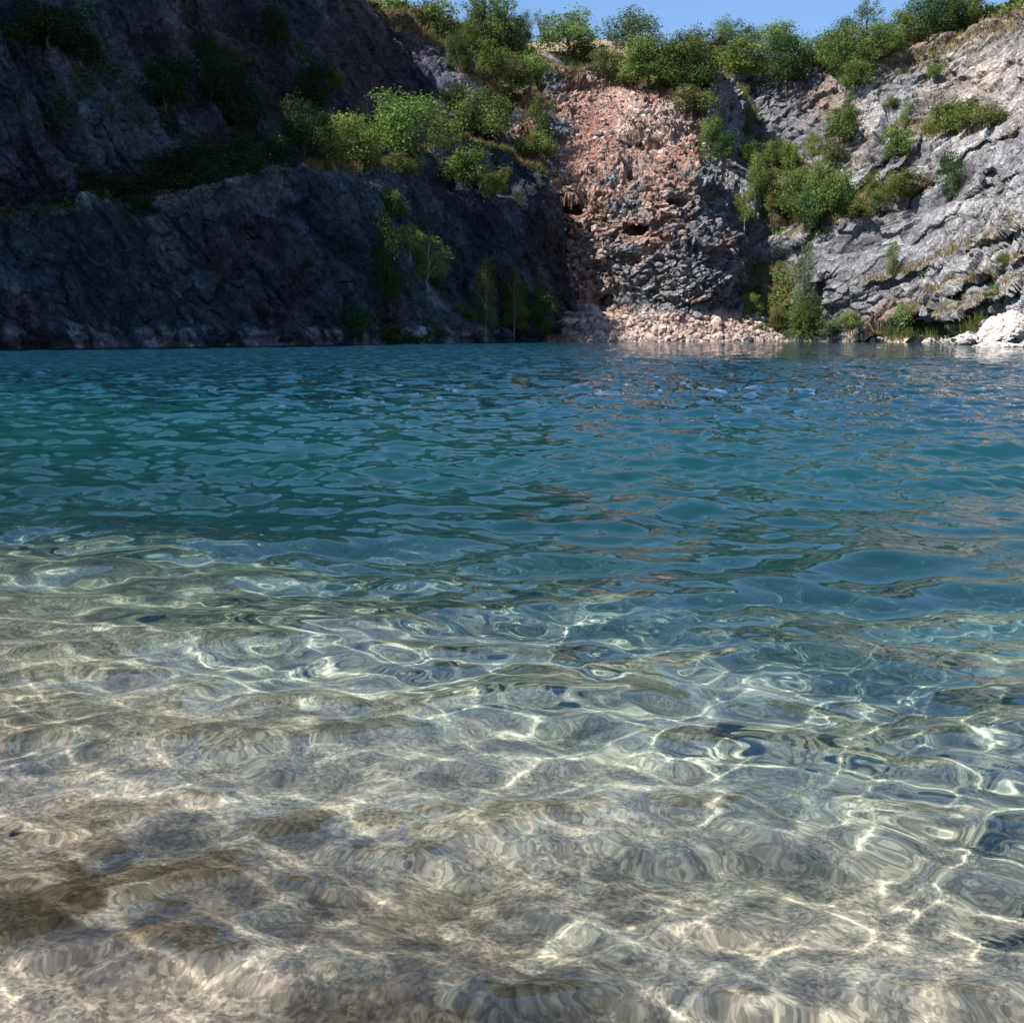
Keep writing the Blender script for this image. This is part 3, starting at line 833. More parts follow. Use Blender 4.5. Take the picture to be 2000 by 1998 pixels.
# ------------------------------------------------------------------ trees and shrubs
def leaf_material(name, col, col2):
    m, nt, out = new_mat(name)
    oi = nd(nt, 'ObjectInfo')
    at = nd(nt, 'Attribute', attribute_name='leaf')
    sep = nd(nt, 'SeparateColor', {0: at.outputs['Color']})
    r = nt.nodes.new('ShaderNodeMix'); r.data_type = 'RGBA'
    nt.links.new(sep.outputs[0], r.inputs[0])
    r.inputs[6].default_value = (*col, 1); r.inputs[7].default_value = (*col2, 1)
    hsv = nd(nt, 'HueSaturation', {'Color': r.outputs[2]})
    mr = nd(nt, 'MapRange', {0: oi.outputs['Random'], 3: 0.72, 4: 1.25})
    mh = nd(nt, 'MapRange', {0: oi.outputs['Random'], 3: 0.485, 4: 0.515})
    nt.links.new(mr.outputs[0], hsv.inputs['Value']); nt.links.new(mh.outputs[0], hsv.inputs['Hue'])
    d = nd(nt, 'BsdfDiffuse', {'Color': hsv.outputs[0]})
    tr = nd(nt, 'BsdfTranslucent', {'Color': hsv.outputs[0]})
    ms = nd(nt, 'MixShader', {0: 0.32, 1: d.outputs[0], 2: tr.outputs[0]})
    nt.links.new(ms.outputs[0], out.inputs[0])
    return m
LEAF = {'mid': leaf_material("green_leaves", (0.075, 0.118, 0.034), (0.185, 0.245, 0.075)),
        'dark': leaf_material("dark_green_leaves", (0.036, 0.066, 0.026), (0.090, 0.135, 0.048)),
        'yellow': leaf_material("yellow_green_leaves", (0.095, 0.135, 0.030), (0.215, 0.250, 0.075)),
        'grey': leaf_material("grey_green_leaves", (0.075, 0.110, 0.055), (0.155, 0.205, 0.105)),
        'deep': leaf_material("shade_darkened_leaves", (0.022, 0.040, 0.019), (0.050, 0.078, 0.032)),  # leaf green darkened to carry the left wall's shade
        'olive': leaf_material("olive_leaves", (0.095, 0.108, 0.040), (0.195, 0.200, 0.078))}
def bark_material(name, c):
    m, nt, out = new_mat(name)
    geo = nd(nt, 'NewGeometry')
    n = nd(nt, 'TexNoise', {'Vector': geo.outputs['Position'], 'Scale': 5.0, 'Detail': 4.0})
    r = nt.nodes.new('ShaderNodeMix'); r.data_type = 'RGBA'
    nt.links.new(n.outputs[0], r.inputs[0])
    r.inputs[6].default_value = (*[x * 0.6 for x in c], 1); r.inputs[7].default_value = (*[x * 1.4 for x in c], 1)
    d = nd(nt, 'BsdfDiffuse', {'Color': r.outputs[2]})
    nt.links.new(d.outputs[0], out.inputs[0])
    return m
BARK = bark_material("brown_bark", (0.10, 0.08, 0.06)); BIRCH = bark_material("birch_bark", (0.42, 0.40, 0.36))

def tube(path, r0, r1, sides=6):
    path = np.asarray(path, float)
    n = len(path)
    tan = np.gradient(path, axis=0)
    tan /= np.maximum(np.linalg.norm(tan, axis=1, keepdims=True), 1e-6)
    ref = np.where(np.abs(tan[:, 2:3]) > 0.9, np.array([[1.0, 0, 0]]), np.array([[0, 0, 1.0]]))
    a = np.cross(tan, ref); a /= np.linalg.norm(a, axis=1, keepdims=True)
    b = np.cross(tan, a)
    th = np.linspace(0, 2 * math.pi, sides, endpoint=False)
    rad = np.linspace(r0, r1, n)
    V = path[:, None] + rad[:, None, None] * (a[:, None] * np.cos(th)[None, :, None] + b[:, None] * np.sin(th)[None, :, None])
    idx = np.arange(n * sides).reshape(n, sides)
    nx = np.roll(idx, -1, 1)
    Fq = np.stack([idx[:-1], nx[:-1], nx[1:], idx[1:]], -1).reshape(-1, 4)
    return V.reshape(-1, 3), Fq

def leaf_quads(r, centres, normals, size, shade):
    n = len(centres)
    ref = r.normal(size=(n, 3))
    a = np.cross(normals, ref); a /= np.maximum(np.linalg.norm(a, axis=1, keepdims=True), 1e-6)
    b = np.cross(normals, a); b /= np.maximum(np.linalg.norm(b, axis=1, keepdims=True), 1e-6)
    s = size * r.uniform(0.45, 1.5, n)[:, None]
    t = r.uniform(0.35, 0.75, n)[:, None]
    V = np.stack([centres - a * s, centres + b * s * t, centres + a * s, centres - b * s * t * 0.9], 1).reshape(-1, 3)
    Fq = np.arange(n * 4).reshape(n, 4)
    C = np.repeat(np.stack([shade, shade, shade], -1), 4, 0)
    return V, Fq, C

def make_tree_meshes(kind, seed):
    """Trunk with limbs and a leafy crown, one metre tall and one metre wide."""
    r = np.random.RandomState(seed)
    spec = {'broad': (0.05, 22, 0.165, 8500, 0.019, 0.94), 'shrub': (0.0, 16, 0.19, 5200, 0.026, 0.95), 'birch': (0.16, 24, 0.13, 5200, 0.017, 0.80),
            'slender': (0.02, 24, 0.135, 5200, 0.020, 0.75), 'sparse': (0.12, 14, 0.13, 2600, 0.018, 0.9)}[kind]
    z0, nl, lr, nleaf, ls, fl = spec
    tv, tf = [], []
    off = 0
    lobes = []
    for k in range(nl):
        if kind in ('birch', 'slender'):
            h = z0 + (1 - z0) * (0.06 + 0.90 * (k + r.uniform(0, 1)) / nl)
            prof = math.sin(math.pi * min(1, max(0.05, (h - z0) / (1 - z0) * 0.92 + 0.06))) ** 0.6
            a = r.uniform(0, 6.28); q = 0.33 * prof * r.uniform(0.3, 1.0)
            lobes.append((q * math.cos(a), q * math.sin(a), h, lr * (0.6 + 0.6 * prof)))
        else:
            a = 2.4 * k + r.uniform(-0.5, 0.5)
            u = (k + 0.5) / nl
            h = z0 + (1 - z0) * (0.18 + 0.70 * u)
            prof = math.sqrt(max(0.02, 1 - ((u - 0.38) / 0.68) ** 2))
            q = 0.36 * prof * r.uniform(0.35, 1.25)
            lobes.append((q * math.cos(a), q * math.sin(a), h + r.uniform(-0.09, 0.09), lr * r.uniform(0.45, 1.4)))
    if kind in ('broad', 'shrub', 'sparse'):
        lobes.append((0, 0, z0 + (1 - z0) * 0.55, lr * 1.6))
    path = [(0.02 * r.normal(), 0.02 * r.normal(), z) for z in np.linspace(-0.12, 0.78, 6)]
    path[0] = (0, 0, -0.12)
    v, f = tube(path, 0.022 if kind != 'birch' else 0.016, 0.006)
    tv.append(v); tf.append(f + off); off += len(v)
    for (x, y, z, q) in lobes[::2]:
        s = max(0.05, z * 0.55)
        v, f = tube([(0, 0, s), (x * 0.45, y * 0.45, s + (z - s) * 0.6), (x, y, z)], 0.010, 0.003, 4)
        tv.append(v); tf.append(f + off); off += len(v)
    LC, LN, LS = [], [], []
    wts = np.array([l[3] ** 2 for l in lobes]); wts = wts / wts.sum()
    for (x, y, z, q), w in zip(lobes, wts):
        n = int(nleaf * w)
        d = r.normal(size=(n, 3)); d /= np.linalg.norm(d, axis=1, keepdims=True)
        rad = q * (r.uniform(0.2, 1.12, n) ** 0.6) * np.where(r.uniform(size=n) < 0.10, r.uniform(1.05, 1.4, n), 1.0)
        lump = 1 + 0.6 * vnoise(d * 2.6 + r.uniform(0, 50), seed)
        c = np.array([x, y, z]) + d * (rad * lump)[:, None] * np.array([1, 1, 0.95])
        if kind == 'birch':
            c[:, 2] -= 0.10 * (np.hypot(c[:, 0], c[:, 1]) / 0.4) ** 1.5
        nrm = d + 0.9 * r.normal(size=(n, 3)) + np.array([0, 0, 0.35])
        nrm /= np.linalg.norm(nrm, axis=1, keepdims=True)
        sh = np.clip(0.5 + 0.28 * r.normal() + 0.22 * r.normal(size=n), 0, 1)
        LC.append(c); LN.append(nrm); LS.append(sh)
    c = np.concatenate(LC); c[:, 2] = np.maximum(c[:, 2], 0.01 + 0.05 * r.uniform(size=len(c)))
    zmax = np.percentile(c[:, 2], 99.3); c[:, 2] *= 1 / zmax
    wmax = np.percentile(np.abs(c[:, :2]), 98); c[:, :2] *= 0.5 / wmax
    V, Fq, C = leaf_quads(r, c, np.concatenate(LN), ls, np.concatenate(LS))
    trunk = (np.concatenate(tv), np.concatenate(tf))
    return trunk, (V, Fq, C)

PROTO = {}
def proto(kind, tone, var):
    key = (kind, tone, var)
    if key not in PROTO:
        (tv, tf), (V, Fq, C) = make_tree_meshes(kind, 1000 + 37 * var + sum(map(ord, kind)))
        word = 'shrub' if kind == 'shrub' else 'tree'
        crown = mesh_from("foliage" if kind == 'shrub' else "crown", V, Fq, False, {'leaf': C}, LEAF[tone])
        trunk = mesh_from("stem" if kind == 'shrub' else "trunk", tv, tf, True, None, BIRCH if kind in ('birch',) else BARK)
        PROTO[key] = (crown, trunk)
    return PROTO[key]

def surface_point(layer, px, py):
    L = LAYERS[layer]
    i = int(np.argmin(np.abs(L['xs'] - px)))
    j = int(np.argmin(np.abs(L['PY'][i] - py)))
    return L['P'][i, j], L['N'][i, j]

NAMES = {'upper_quarry_wall': 'B', 'lower_quarry_wall': 'A', 'rockslide_slope': 'M', 'limestone_quarry_wall': 'G', 'hilltop': 'C'}
LETTER = {v: k for k, v in NAMES.items()}
tr_rng = random.Random(5)
def plant(px, base, top, w, kind, tone, layer, label, group=None, dshift=0.0):
    if isinstance(layer, str):
        p, n = surface_point(LETTER[layer], px, base)
        p = np.array(p, float)
    else:
        p = point(px, base, float(layer))
    D = p[1]
    wm = 1.12 * w * D / F; hm = (base - top) * D / F
    dirv = np.array([p[0], p[1], 0]) / math.hypot(p[0], p[1])
    p = p - dirv * (min(0.22 * wm, 2.0) + dshift)
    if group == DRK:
        tone = 'deep'  # plants in the wall's shade get the darkened leaf colour
    if layer == 'A' and abs(base - np.interp(px, [a[0] for a in LIP], [a[1] for a in LIP])) < 16:
        p = p + dirv * (min(0.22 * wm, 2.0) + 1.2)
    if group == GUL:
        wm *= 0.86
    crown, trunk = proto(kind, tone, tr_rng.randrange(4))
    shrub = kind == 'shrub'
    root = bpy.data.objects.new("shrub" if shrub else ("birch_tree" if kind == 'birch' else "tree"), None)
    COL.objects.link(root)
    root.empty_display_size = 0.3
    root.location = p
    root.rotation_euler = (0, 0, tr_rng.uniform(0, 6.28))
    root['label'] = label
    root['category'] = 'shrub' if shrub else 'tree'
    if group: root['group'] = group
    sx, sy = tr_rng.uniform(0.9, 1.2), tr_rng.uniform(0.85, 1.15)
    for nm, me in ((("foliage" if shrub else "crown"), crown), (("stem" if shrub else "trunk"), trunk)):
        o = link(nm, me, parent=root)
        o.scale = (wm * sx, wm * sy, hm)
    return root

RIDGE = "trees along the skyline above the quarry"; GUL = "trees and shrubs in the sunlit gully"; BEN = "trees and shrubs on the bench of the shaded wall"; DRK = "shrubs in the deep shade of the left wall"
RW = "shrubs growing on the pale limestone wall"; SHO = "trees on the shaded shore"
TREES = [
 # px, base, top, width, kind, tone, layer, label, group
 (815, 112, 22, 62, 'shrub', 'olive', 'C', "olive shrub on the dry crest right above the shaded wall's end", RIDGE),
 (858, 112, 24, 72, 'shrub', 'mid', 'C', "wide green shrub on the crest between the shaded wall and the tall trees", RIDGE),
 (893, 156, 92, 44, 'broad', 'dark', 'B', "dark tree hanging over the end of the shaded upper wall", RIDGE),
 (938, 108, 2, 58, 'broad', 'mid', 'C', "tallest tree at the sky's left end, cut by the top edge", RIDGE),
 (978, 112, 8, 64, 'broad', 'mid', 'C', "tall tree just right of the tallest skyline tree", RIDGE),
 (1010, 118, 44, 46, 'broad', 'dark', 'C', "narrow dark tree in front of the tall skyline trees", RIDGE),
 (1028, 100, 32, 24, 'slender', 'grey', 'C', "thin blue-grey tree far back, left one of two", RIDGE),
 (1056, 100, 31, 30, 'sparse', 'grey', 'C', "thin airy blue-grey tree behind the round tree by the footpath", RIDGE),
 (1107, 117, 38, 100, 'broad', 'mid', 'C', "large round tree at the head of the pale footpath", RIDGE),
 (1140, 122, 86, 40, 'shrub', 'yellow', 'C', "small light shrub at the foot of the large round tree", RIDGE),
 (957, 148, 84, 70, 'shrub', 'mid', 'B', "bushy green shrub on the slope under the tall skyline trees", RIDGE),
 (1003, 166, 106, 58, 'shrub', 'olive', 'B', "olive shrub on the slope left of the pale footpath", RIDGE),
 (1050, 178, 116, 60, 'shrub', 'mid', 'B', "green shrub above the shaded red hollow", RIDGE),
 (1168, 118, 92, 32, 'shrub', 'dark', 'C', "small dark shrub in the skyline gap before the far field", RIDGE),
 (1234, 116, 40, 94, 'broad', 'grey', 'C', "large grey-green domed tree standing alone against the sky", RIDGE),
 (1266, 164, 77, 92, 'broad', 'mid', 'M', "broad green tree on the brink of the red earth slope", RIDGE),
 (1232, 162, 106, 62, 'shrub', 'yellow', 'M', "light green shrub on the brink above the red earth", RIDGE),
 (1188, 146, 100, 48, 'shrub', 'olive', 'M', "olive shrub on the crumbling brown brink", RIDGE),
 (1325, 168, 72, 84, 'broad', 'mid', 'M', "tall bushy tree above the right end of the red slope", RIDGE),
 (1372, 150, 70, 62, 'broad', 'olive', 'C', "olive tree behind the grey rock pillar", RIDGE),
 (1352, 190, 116, 62, 'broad', 'dark', 'M', "dark bushy tree leaning over the pale rubble", RIDGE),
 (1355, 226, 172, 72, 'shrub', 'olive', 'M', "olive shrub spreading down the slope under the dark leaning tree", RIDGE),
 (1428, 122, 55, 74, 'broad', 'grey', 'C', "domed grey-green tree on the skyline above the gully", RIDGE),
 (1402, 148, 95, 70, 'shrub', 'mid', 'C', "green shrub on the brink above the grey pillar", RIDGE),
 (1466, 150, 92, 78, 'shrub', 'yellow', 'G', "light green shrub on the brink above the gully's back wall", RIDGE),
 (1512, 120, 57, 86, 'broad', 'mid', 'C', "wide tree of mixed greens on the skyline above the gully", RIDGE),
 (1538, 184, 86, 72, 'broad', 'dark', 'G', "big dark tree hanging over the gully's back wall", RIDGE),
 (1585, 140, 84, 52, 'broad', 'mid', 'C', "round green tree right of the overhanging dark tree", RIDGE),
 (1615, 140, 78, 56, 'shrub', 'yellow', 'C', "light green bush on the rising skyline", RIDGE),
 (1654, 155, 56, 76, 'broad', 'mid', 'G', "dense green tree at the head of the pale limestone wall", RIDGE),
 (1652, 86, 34, 30, 'slender', 'dark', 'C', "small pointed dark tree breaking the skyline", RIDGE),
 (1692, 92, 12, 50, 'sparse', 'grey', 'C', "airy see-through tree against the sky", RIDGE),
 (1712, 130, 62, 68, 'broad', 'mid', 'G', "round green tree on the limestone brink below the airy tree", RIDGE),
 (1760, 110, 30, 66, 'broad', 'yellow', 'C', "sunny light green tree on the upper limestone brink", RIDGE),
 (1803, 98, 8, 74, 'broad', 'dark', 'C', "tall dark tree at the top edge over the limestone wall", RIDGE),
 (1850, 82, 0, 70, 'broad', 'dark', 'C', "dark tree nearest the picture's top corner, left one of two", RIDGE),
 (1888, 66, -12, 62, 'broad', 'mid', 'C', "last green tree before the bare limestone corner", RIDGE),
 (1675, 182, 134, 54, 'shrub', 'mid', 'G', "shrub hanging below the limestone brink at the gully's corner", RIDGE),
 (1750, 114, 92, 34, 'shrub', 'yellow', 'G', "small light shrub on the limestone brink", RIDGE),
 (1440, 175, 140, 30, 'shrub', 'olive', 'M', "little olive shrub on top of the grey pillar", RIDGE),
 # bench of the shaded wall
 (886, 240, 176, 42, 'broad', 'dark', 'B', "dark round tree against the end of the shaded wall", BEN),
 (946, 288, 182, 84, 'broad', 'mid', 'B', "big spreading tree left of the pale track", BEN),
 (880, 288, 228, 54, 'shrub', 'yellow', 'A', "light green bush between the two big bench trees", BEN),
 (795, 318, 200, 112, 'broad', 'mid', 'A', "biggest spreading tree on the bench, half in sun", BEN),
 (690, 328, 222, 88, 'broad', 'yellow', 'A', "sunlit light green tree at the edge of the wall's shade", BEN),
 (640, 326, 240, 64, 'broad', 'mid', 'A', "tree half hidden in shade beside the sunlit light green one", BEN),
 (727, 330, 250, 32, 'birch', 'yellow', 'A', "slim yellow-green tree between two broad bench trees", BEN),
 (706, 258, 205, 20, 'slender', 'grey', 'B', "thin pale sapling against the shaded upper wall", BEN),
 (792, 345, 306, 52, 'shrub', 'yellow', 'A', "yellow-green shrub on the lip below the biggest bench tree", BEN),
 (905, 368, 298, 86, 'shrub', 'mid', 'A', "wide shrub on the ledge below the rock hump", BEN),
 (966, 386, 334, 54, 'shrub', 'yellow', 'A', "light green shrub at the right end of the ledge", BEN),
 (1007, 404, 374, 15, 'slender', 'yellow', 'A', "tiny sapling on the lip right of the ledge", BEN),
 (1062, 268, 188, 46, 'slender', 'mid', 'M', "upright green tree between the pale track and the red slope", BEN),
 (1045, 318, 268, 72, 'shrub', 'yellow', 'M', "yellow-green shrub where the red slope meets the shaded hump", BEN),
 (668, 174, 132, 38, 'shrub', 'yellow', 'B', "pale shrub high on a ledge of the shaded upper wall", BEN),
 # deep shade
 (415, 206, 88, 74, 'broad', 'dark', 'B', "dark tree high on the shaded wall's diagonal ramp", DRK),
 (466, 280, 140, 94, 'broad', 'dark', 'B', "large dark tree below the diagonal ramp", DRK),
 (322, 218, 124, 88, 'shrub', 'dark', 'B', "dark shrub midway along the diagonal ramp", DRK),
 (592, 328, 206, 92, 'broad', 'dark', 'A', "broad dark tree at the edge of the shade on the bench", DRK),
 (602, 218, 142, 56, 'shrub', 'dark', 'B', "dark shrub on the upper wall above the broad dark tree", DRK),
 (188, 392, 336, 72, 'shrub', 'dark', 'A', "low dark shrub on the bench, second from the left", DRK),
 (244, 390, 332, 80, 'shrub', 'dark', 'A', "low dark shrub on the bench, third from the left", DRK),
 (320, 378, 294, 92, 'shrub', 'dark', 'A', "tall dark shrub on the middle of the shaded bench", DRK),
 (392, 366, 280, 92, 'shrub', 'dark', 'A', "dark shrub on the bench where the lip begins to climb", DRK),
 (470, 348, 262, 88, 'shrub', 'dark', 'A', "dark shrub on the bench below the large dark tree", DRK),
 (532, 334, 276, 72, 'shrub', 'dark', 'A', "dark shrub on the bench left of the broad dark tree", DRK),
 (136, 400, 364, 52, 'shrub', 'dark', 'A', "smallest dark shrub at the bench's far left", DRK),
 (90, 102, 22, 104, 'shrub', 'dark', 'B', "dark shrub in the top left corner of the shaded wall", DRK),
 (172, 132, 72, 72, 'shrub', 'dark', 'B', "dark shrub at the top of the diagonal ramp", DRK),
 (286, 420, 380, 42, 'shrub', 'dark', 'A', "dark shrub hanging over the lip of the lower wall", DRK),
 (530, 108, 42, 54, 'shrub', 'dark', 'B', "dark shrub near the top edge on the shaded wall", DRK),
 (768, 434, 374, 50, 'shrub', 'mid', 'A', "green shrub growing out of the shaded lower wall", SHO),
 (800, 506, 444, 46, 'birch', 'yellow', 'A', "sunlit birch at the top of the slanting rock rib", SHO),
 (830, 562, 472, 58, 'birch', 'yellow', 'A', "sunlit leaning birch halfway down the slanting rock rib", SHO),
 (764, 596, 424, 62, 'slender', 'dark', 'A', "tall dark tree left of the slanting rock rib", SHO),
 (948, 660, 511, 42, 'birch', 'yellow', 'A', "tall slim birch by the water at the rib's foot", SHO),
 (1004, 645, 530, 42, 'birch', 'yellow', 'A', "taller of the two birches right of the slim waterside one", SHO),
 (1000, 655, 588, 44, 'birch', 'yellow', 'A', "shorter bright birch in front of the taller one", SHO),
 (1062, 660, 560, 56, 'slender', 'dark', 'A', "dark tree in the shade beside the red rubble", SHO),
 (914, 632, 606, 24, 'shrub', 'mid', 'A', "little shrub on the rib left of the slim birch", SHO),
 (888, 618, 596, 20, 'shrub', 'yellow', 'A', "tiny yellow-green shrub on the slanting rib", SHO),
 (700, 655, 596, 60, 'shrub', 'dark', 'A', "dark shrub low in the recess left of the slanting rib", SHO),
 # gully
 (1388, 286, 232, 46, 'shrub', 'mid', 'M', "round green shrub beside the pale rubble", GUL),
 (1412, 322, 268, 44, 'shrub', 'dark', 'M', "dark shrub just below the round one beside the rubble", GUL),
 (1458, 260, 194, 34, 'slender', 'yellow', 'G', "light tree in the dark cleft behind the pillar", GUL),
 (1460, 322, 282, 46, 'shrub', 'mid', 'G', "green shrub at the foot of the dark cleft", GUL),
 (1507, 324, 272, 56, 'shrub', 'mid', 'G', "green shrub under the gully's back wall", GUL),
 (1545, 328, 278, 36, 'shrub', 'yellow', 'G', "light green shrub in the middle of the gully's grassy slope", GUL),
 (1585, 295, 250, 34, 'slender', 'yellow', 'G', "small pointed light tree against the gully's back wall", GUL),
 (1640, 294, 222, 60, 'shrub', 'mid', 'G', "large shrub in the corner of gully and pale wall", GUL),
 (1660, 244, 192, 28, 'slender', 'dark', 'G', "narrow dark tree in the corner above the large shrub", GUL),
 (1628, 328, 286, 48, 'shrub', 'olive', 'G', "olive shrub below the large corner shrub", GUL),
 (1468, 404, 308, 40, 'birch', 'yellow', 'M', "upper of two hanging birches left of the gully", GUL),
 (1455, 450, 378, 52, 'birch', 'yellow', 'M', "lower bright birch with pale trunk left of the gully", GUL),
 (1560, 434, 338, 72, 'broad', 'mid', 'G', "tall thicket tree on the left of the gully's big clump", GUL),
 (1606, 436, 324, 78, 'broad', 'mid', 'G', "tallest tree of the gully's big clump", GUL),
 (1582, 450, 376, 68, 'shrub', 'dark', 'G', "dark bush at the front of the gully's big clump", GUL),
 (1642, 424, 340, 48, 'broad', 'mid', 'G', "tree at the right end of the gully's big clump", GUL),
 (1664, 428, 396, 60, 'shrub', 'yellow', 'G', "low yellow-green shrub on the lip right of the big clump", GUL),
 (1520, 420, 372, 50, 'shrub', 'olive', 'G', "olive shrub left of the big clump", GUL),
 (1500, 380, 340, 44, 'shrub', 'olive', 'G', "small olive shrub on the slope above the big clump", GUL),
 (1568, 616, 484, 40, 'slender', 'grey', 'G', "tall ivy-grey tree in the cleft above the shore", GUL),
 (1560, 668, 586, 60, 'broad', 'mid', 'G', "bright green bushy tree at the water below the cleft", GUL),
 (1588, 660, 574, 38, 'slender', 'dark', 'G', "dark slim tree beside the waterside bushy tree", GUL),
 (1470, 616, 574, 32, 'shrub', 'yellow', 'M', "yellow-green shrub on the scree's right end", GUL),
 (1482, 594, 546, 28, 'shrub', 'dark', 'M', "dark shrub above the scree's right end", GUL),
 (1520, 640, 600, 40, 'shrub', 'olive', 'G', "olive shrub between scree and waterside tree", GUL),
 # limestone wall
 (1710, 406, 336, 42, 'slender', 'yellow', 'G', "yellow-green tree on the ledge below the smooth slab", RW),
 (1764, 396, 342, 52, 'shrub', 'yellow', 'G', "yellow-green shrub right of the ledge tree", RW),
 (1845, 384, 296, 44, 'slender', 'dark', 'G', "dark narrow shrub in a crack of the pale wall", RW),
 (1846, 266, 206, 58, 'shrub', 'yellow', 'G', "left shrub of the row on the upper grassy bench", RW),
 (1896, 260, 204, 60, 'shrub', 'mid', 'G', "middle shrub of the row on the upper grassy bench", RW),
 (1936, 254, 210, 46, 'shrub', 'olive', 'G', "right shrub of the row on the upper grassy bench", RW),
 (1745, 310, 246, 50, 'shrub', 'mid', 'G', "green shrub at the top of the smooth slab", RW),
 (1772, 238, 194, 24, 'slender', 'mid', 'G', "narrow shrub in a crack above the smooth slab", RW),
 (1742, 220, 194, 20, 'shrub', 'olive', 'G', "tiny shrub on the upper pale face", RW),
 (1826, 156, 128, 34, 'shrub', 'mid', 'G', "lone shrub high on the pale face", RW),
 (1752, 626, 568, 50, 'shrub', 'mid', 'G', "green shrub on the tilted ledges near the shore", RW),
 (1652, 630, 596, 34, 'shrub', 'yellow', 'G', "small light shrub low on the dark rock face", RW),
 (1742, 540, 474, 26, 'slender', 'mid', 'G', "upright shrub midway up the lower pale wall", RW),
 (1956, 584, 554, 52, 'shrub', 'mid', 'G', "green shrub at the wall's outer end above the white boulder", RW),
 (1962, 524, 500, 32, 'shrub', 'mid', 'G', "small green shrub higher at the wall's outer end", RW),
 (1624, 656, 622, 44, 'shrub', 'grey', 'G', "grey-green shrub on the pale shore right of the waterside tree", RW),
]
for row in TREES:
    plant(*row)

# ------------------------------------------------------------------ dry grass, undergrowth and reeds
def scatter_points(layer, weight, n, seed):
    L = LAYERS[layer]
    r = np.random.RandomState(seed)
    w = weight(L['PX'], L['PY'], L['P']) * (L['PX'] > -50) * (L['PX'] < 2080)
    w = np.clip(w, 0, None).ravel()
    if w.sum() <= 0: return np.zeros((0, 3)), np.zeros((0, 3))
    idx = r.choice(len(w), n, p=w / w.sum())
    return L['P'].reshape(-1, 3)[idx] + r.normal(0, 0.12, (n, 3)), L['N'].reshape(-1, 3)[idx]

def tuft_mesh(pts, r, size, tall, per, name, mat):
    n = len(pts)
    c = np.repeat(pts, per, 0) + r.normal(0, 1, (n * per, 3)) * np.array([0.55, 0.55, 0.25]) * size
    c[:, 2] += 0.4 * tall * r.uniform(0.2, 1, n * per)
    nrm = r.normal(size=(n * per, 3)) + np.array([0, -0.4, 0.5]); nrm /= np.linalg.norm(nrm, axis=1, keepdims=True)
    sh = np.clip(np.repeat(0.5 + 0.25 * r.normal(size=n), per) + 0.2 * r.normal(size=n * per), 0, 1)
    return leaf_quads(r, c, nrm, size * 0.34, sh)

def build_undergrowth():
    r = np.random.RandomState(77)
    parts = []
    def wG(px, py, P):
        n = fbm(P * 0.3, 3, 201)
        return np.clip(veg_G(px, py), 0, 1) * sstep(-0.1, 0.3, n) + 0.35 * blob(px, py, 1520, 610, 80, 40) + 0.02 * sstep(0.3, 0.5, n) * (px > 1560)
    def wA(px, py, P):
        top = np.interp(px, [a[0] for a in LIP], [a[1] for a in LIP])
        n = fbm(P * 0.25, 3, 202)
        return np.exp(-((py - top) / 9.0) ** 2) * sstep(-0.2, 0.3, n) * (px < 1060) * np.where(px < 580, 0.12, 0.7) + 0.9 * sstep(0.25, 0.45, n) * blob(px, py, 760, 560, 80, 110, 0) + 0.5 * blob(px, py, 1030, 620, 60, 40) * sstep(0, .3, n)
    def wB(px, py, P):
        n = fbm(P * 0.2, 3, 203)
        s, m = line_side(px, py, [(30, 60), (200, 130), (300, 205), (420, 300), (520, 330)])
        return np.exp(-((s - 14) / 22) ** 2) * m * sstep(-0.2, 0.2, n) + 0.25 * sstep(0.25, 0.5, n) * (px < 640)
    def wM(px, py, P):
        n = fbm(P * 0.3, 3, 204)
        top = np.interp(px, [a[0] for a in M_TOP], [a[1] for a in M_TOP])
        return np.exp(-((py - top) / 8.0) ** 2) * sstep(-0.1, 0.3, n) * (1 - blob(px, py, 1003, 243, 30, 40)) + 0.7 * blob(px, py, 1490, 560, 40, 70) + 0.5 * blob(px, py, 1370, 290, 40, 30) + 0.4 * blob(px, py, 1035, 300, 40, 50)
    def wC(px, py, P):
        return sstep(-0.45, 0.0, fbm(P * 0.12, 3, 205)) * (py < 200) * (1 - blob(px, py, 1075, 116, 42, 14, 32, 0.3)) * (1 - blob(px, py, 1160, 100, 16, 30))
    for layer, w, n, tone in (('G', wG, 2600, 'mid'), ('G', wG, 1400, 'olive'), ('A', wA, 1500, 'dark'), ('B', wB, 2200, 'dark'), ('M', wM, 1300, 'olive'), ('C', wC, 6500, 'mid')):
        pts, nr = scatter_points(LETTER[layer], w, n, 300 + n)
        parts.append((tone, tuft_mesh(pts, r, 0.55 if layer != 'C' else 0.9, 0.8, 11, layer, None)))
    V, Fq, C, mi = [], [], [], []
    off = 0
    tones = ['mid', 'olive', 'dark']
    for tone, (v, f, c) in parts:
        V.append(v); Fq.append(f + off); C.append(c); off += len(v)
        mi.append(np.full(len(f), tones.index(tone)))
    me = mesh_from("undergrowth", np.concatenate(V), np.concatenate(Fq), False, {'leaf': np.concatenate(C)}, None)
    for t in tones: me.materials.append(LEAF[t])
    me.polygons.foreach_set('material_index', np.concatenate(mi).astype(np.int32))
    link("undergrowth", me, kind='stuff', label="low green scrub covering the ledges and the gully slope", category="undergrowth")
build_undergrowth()

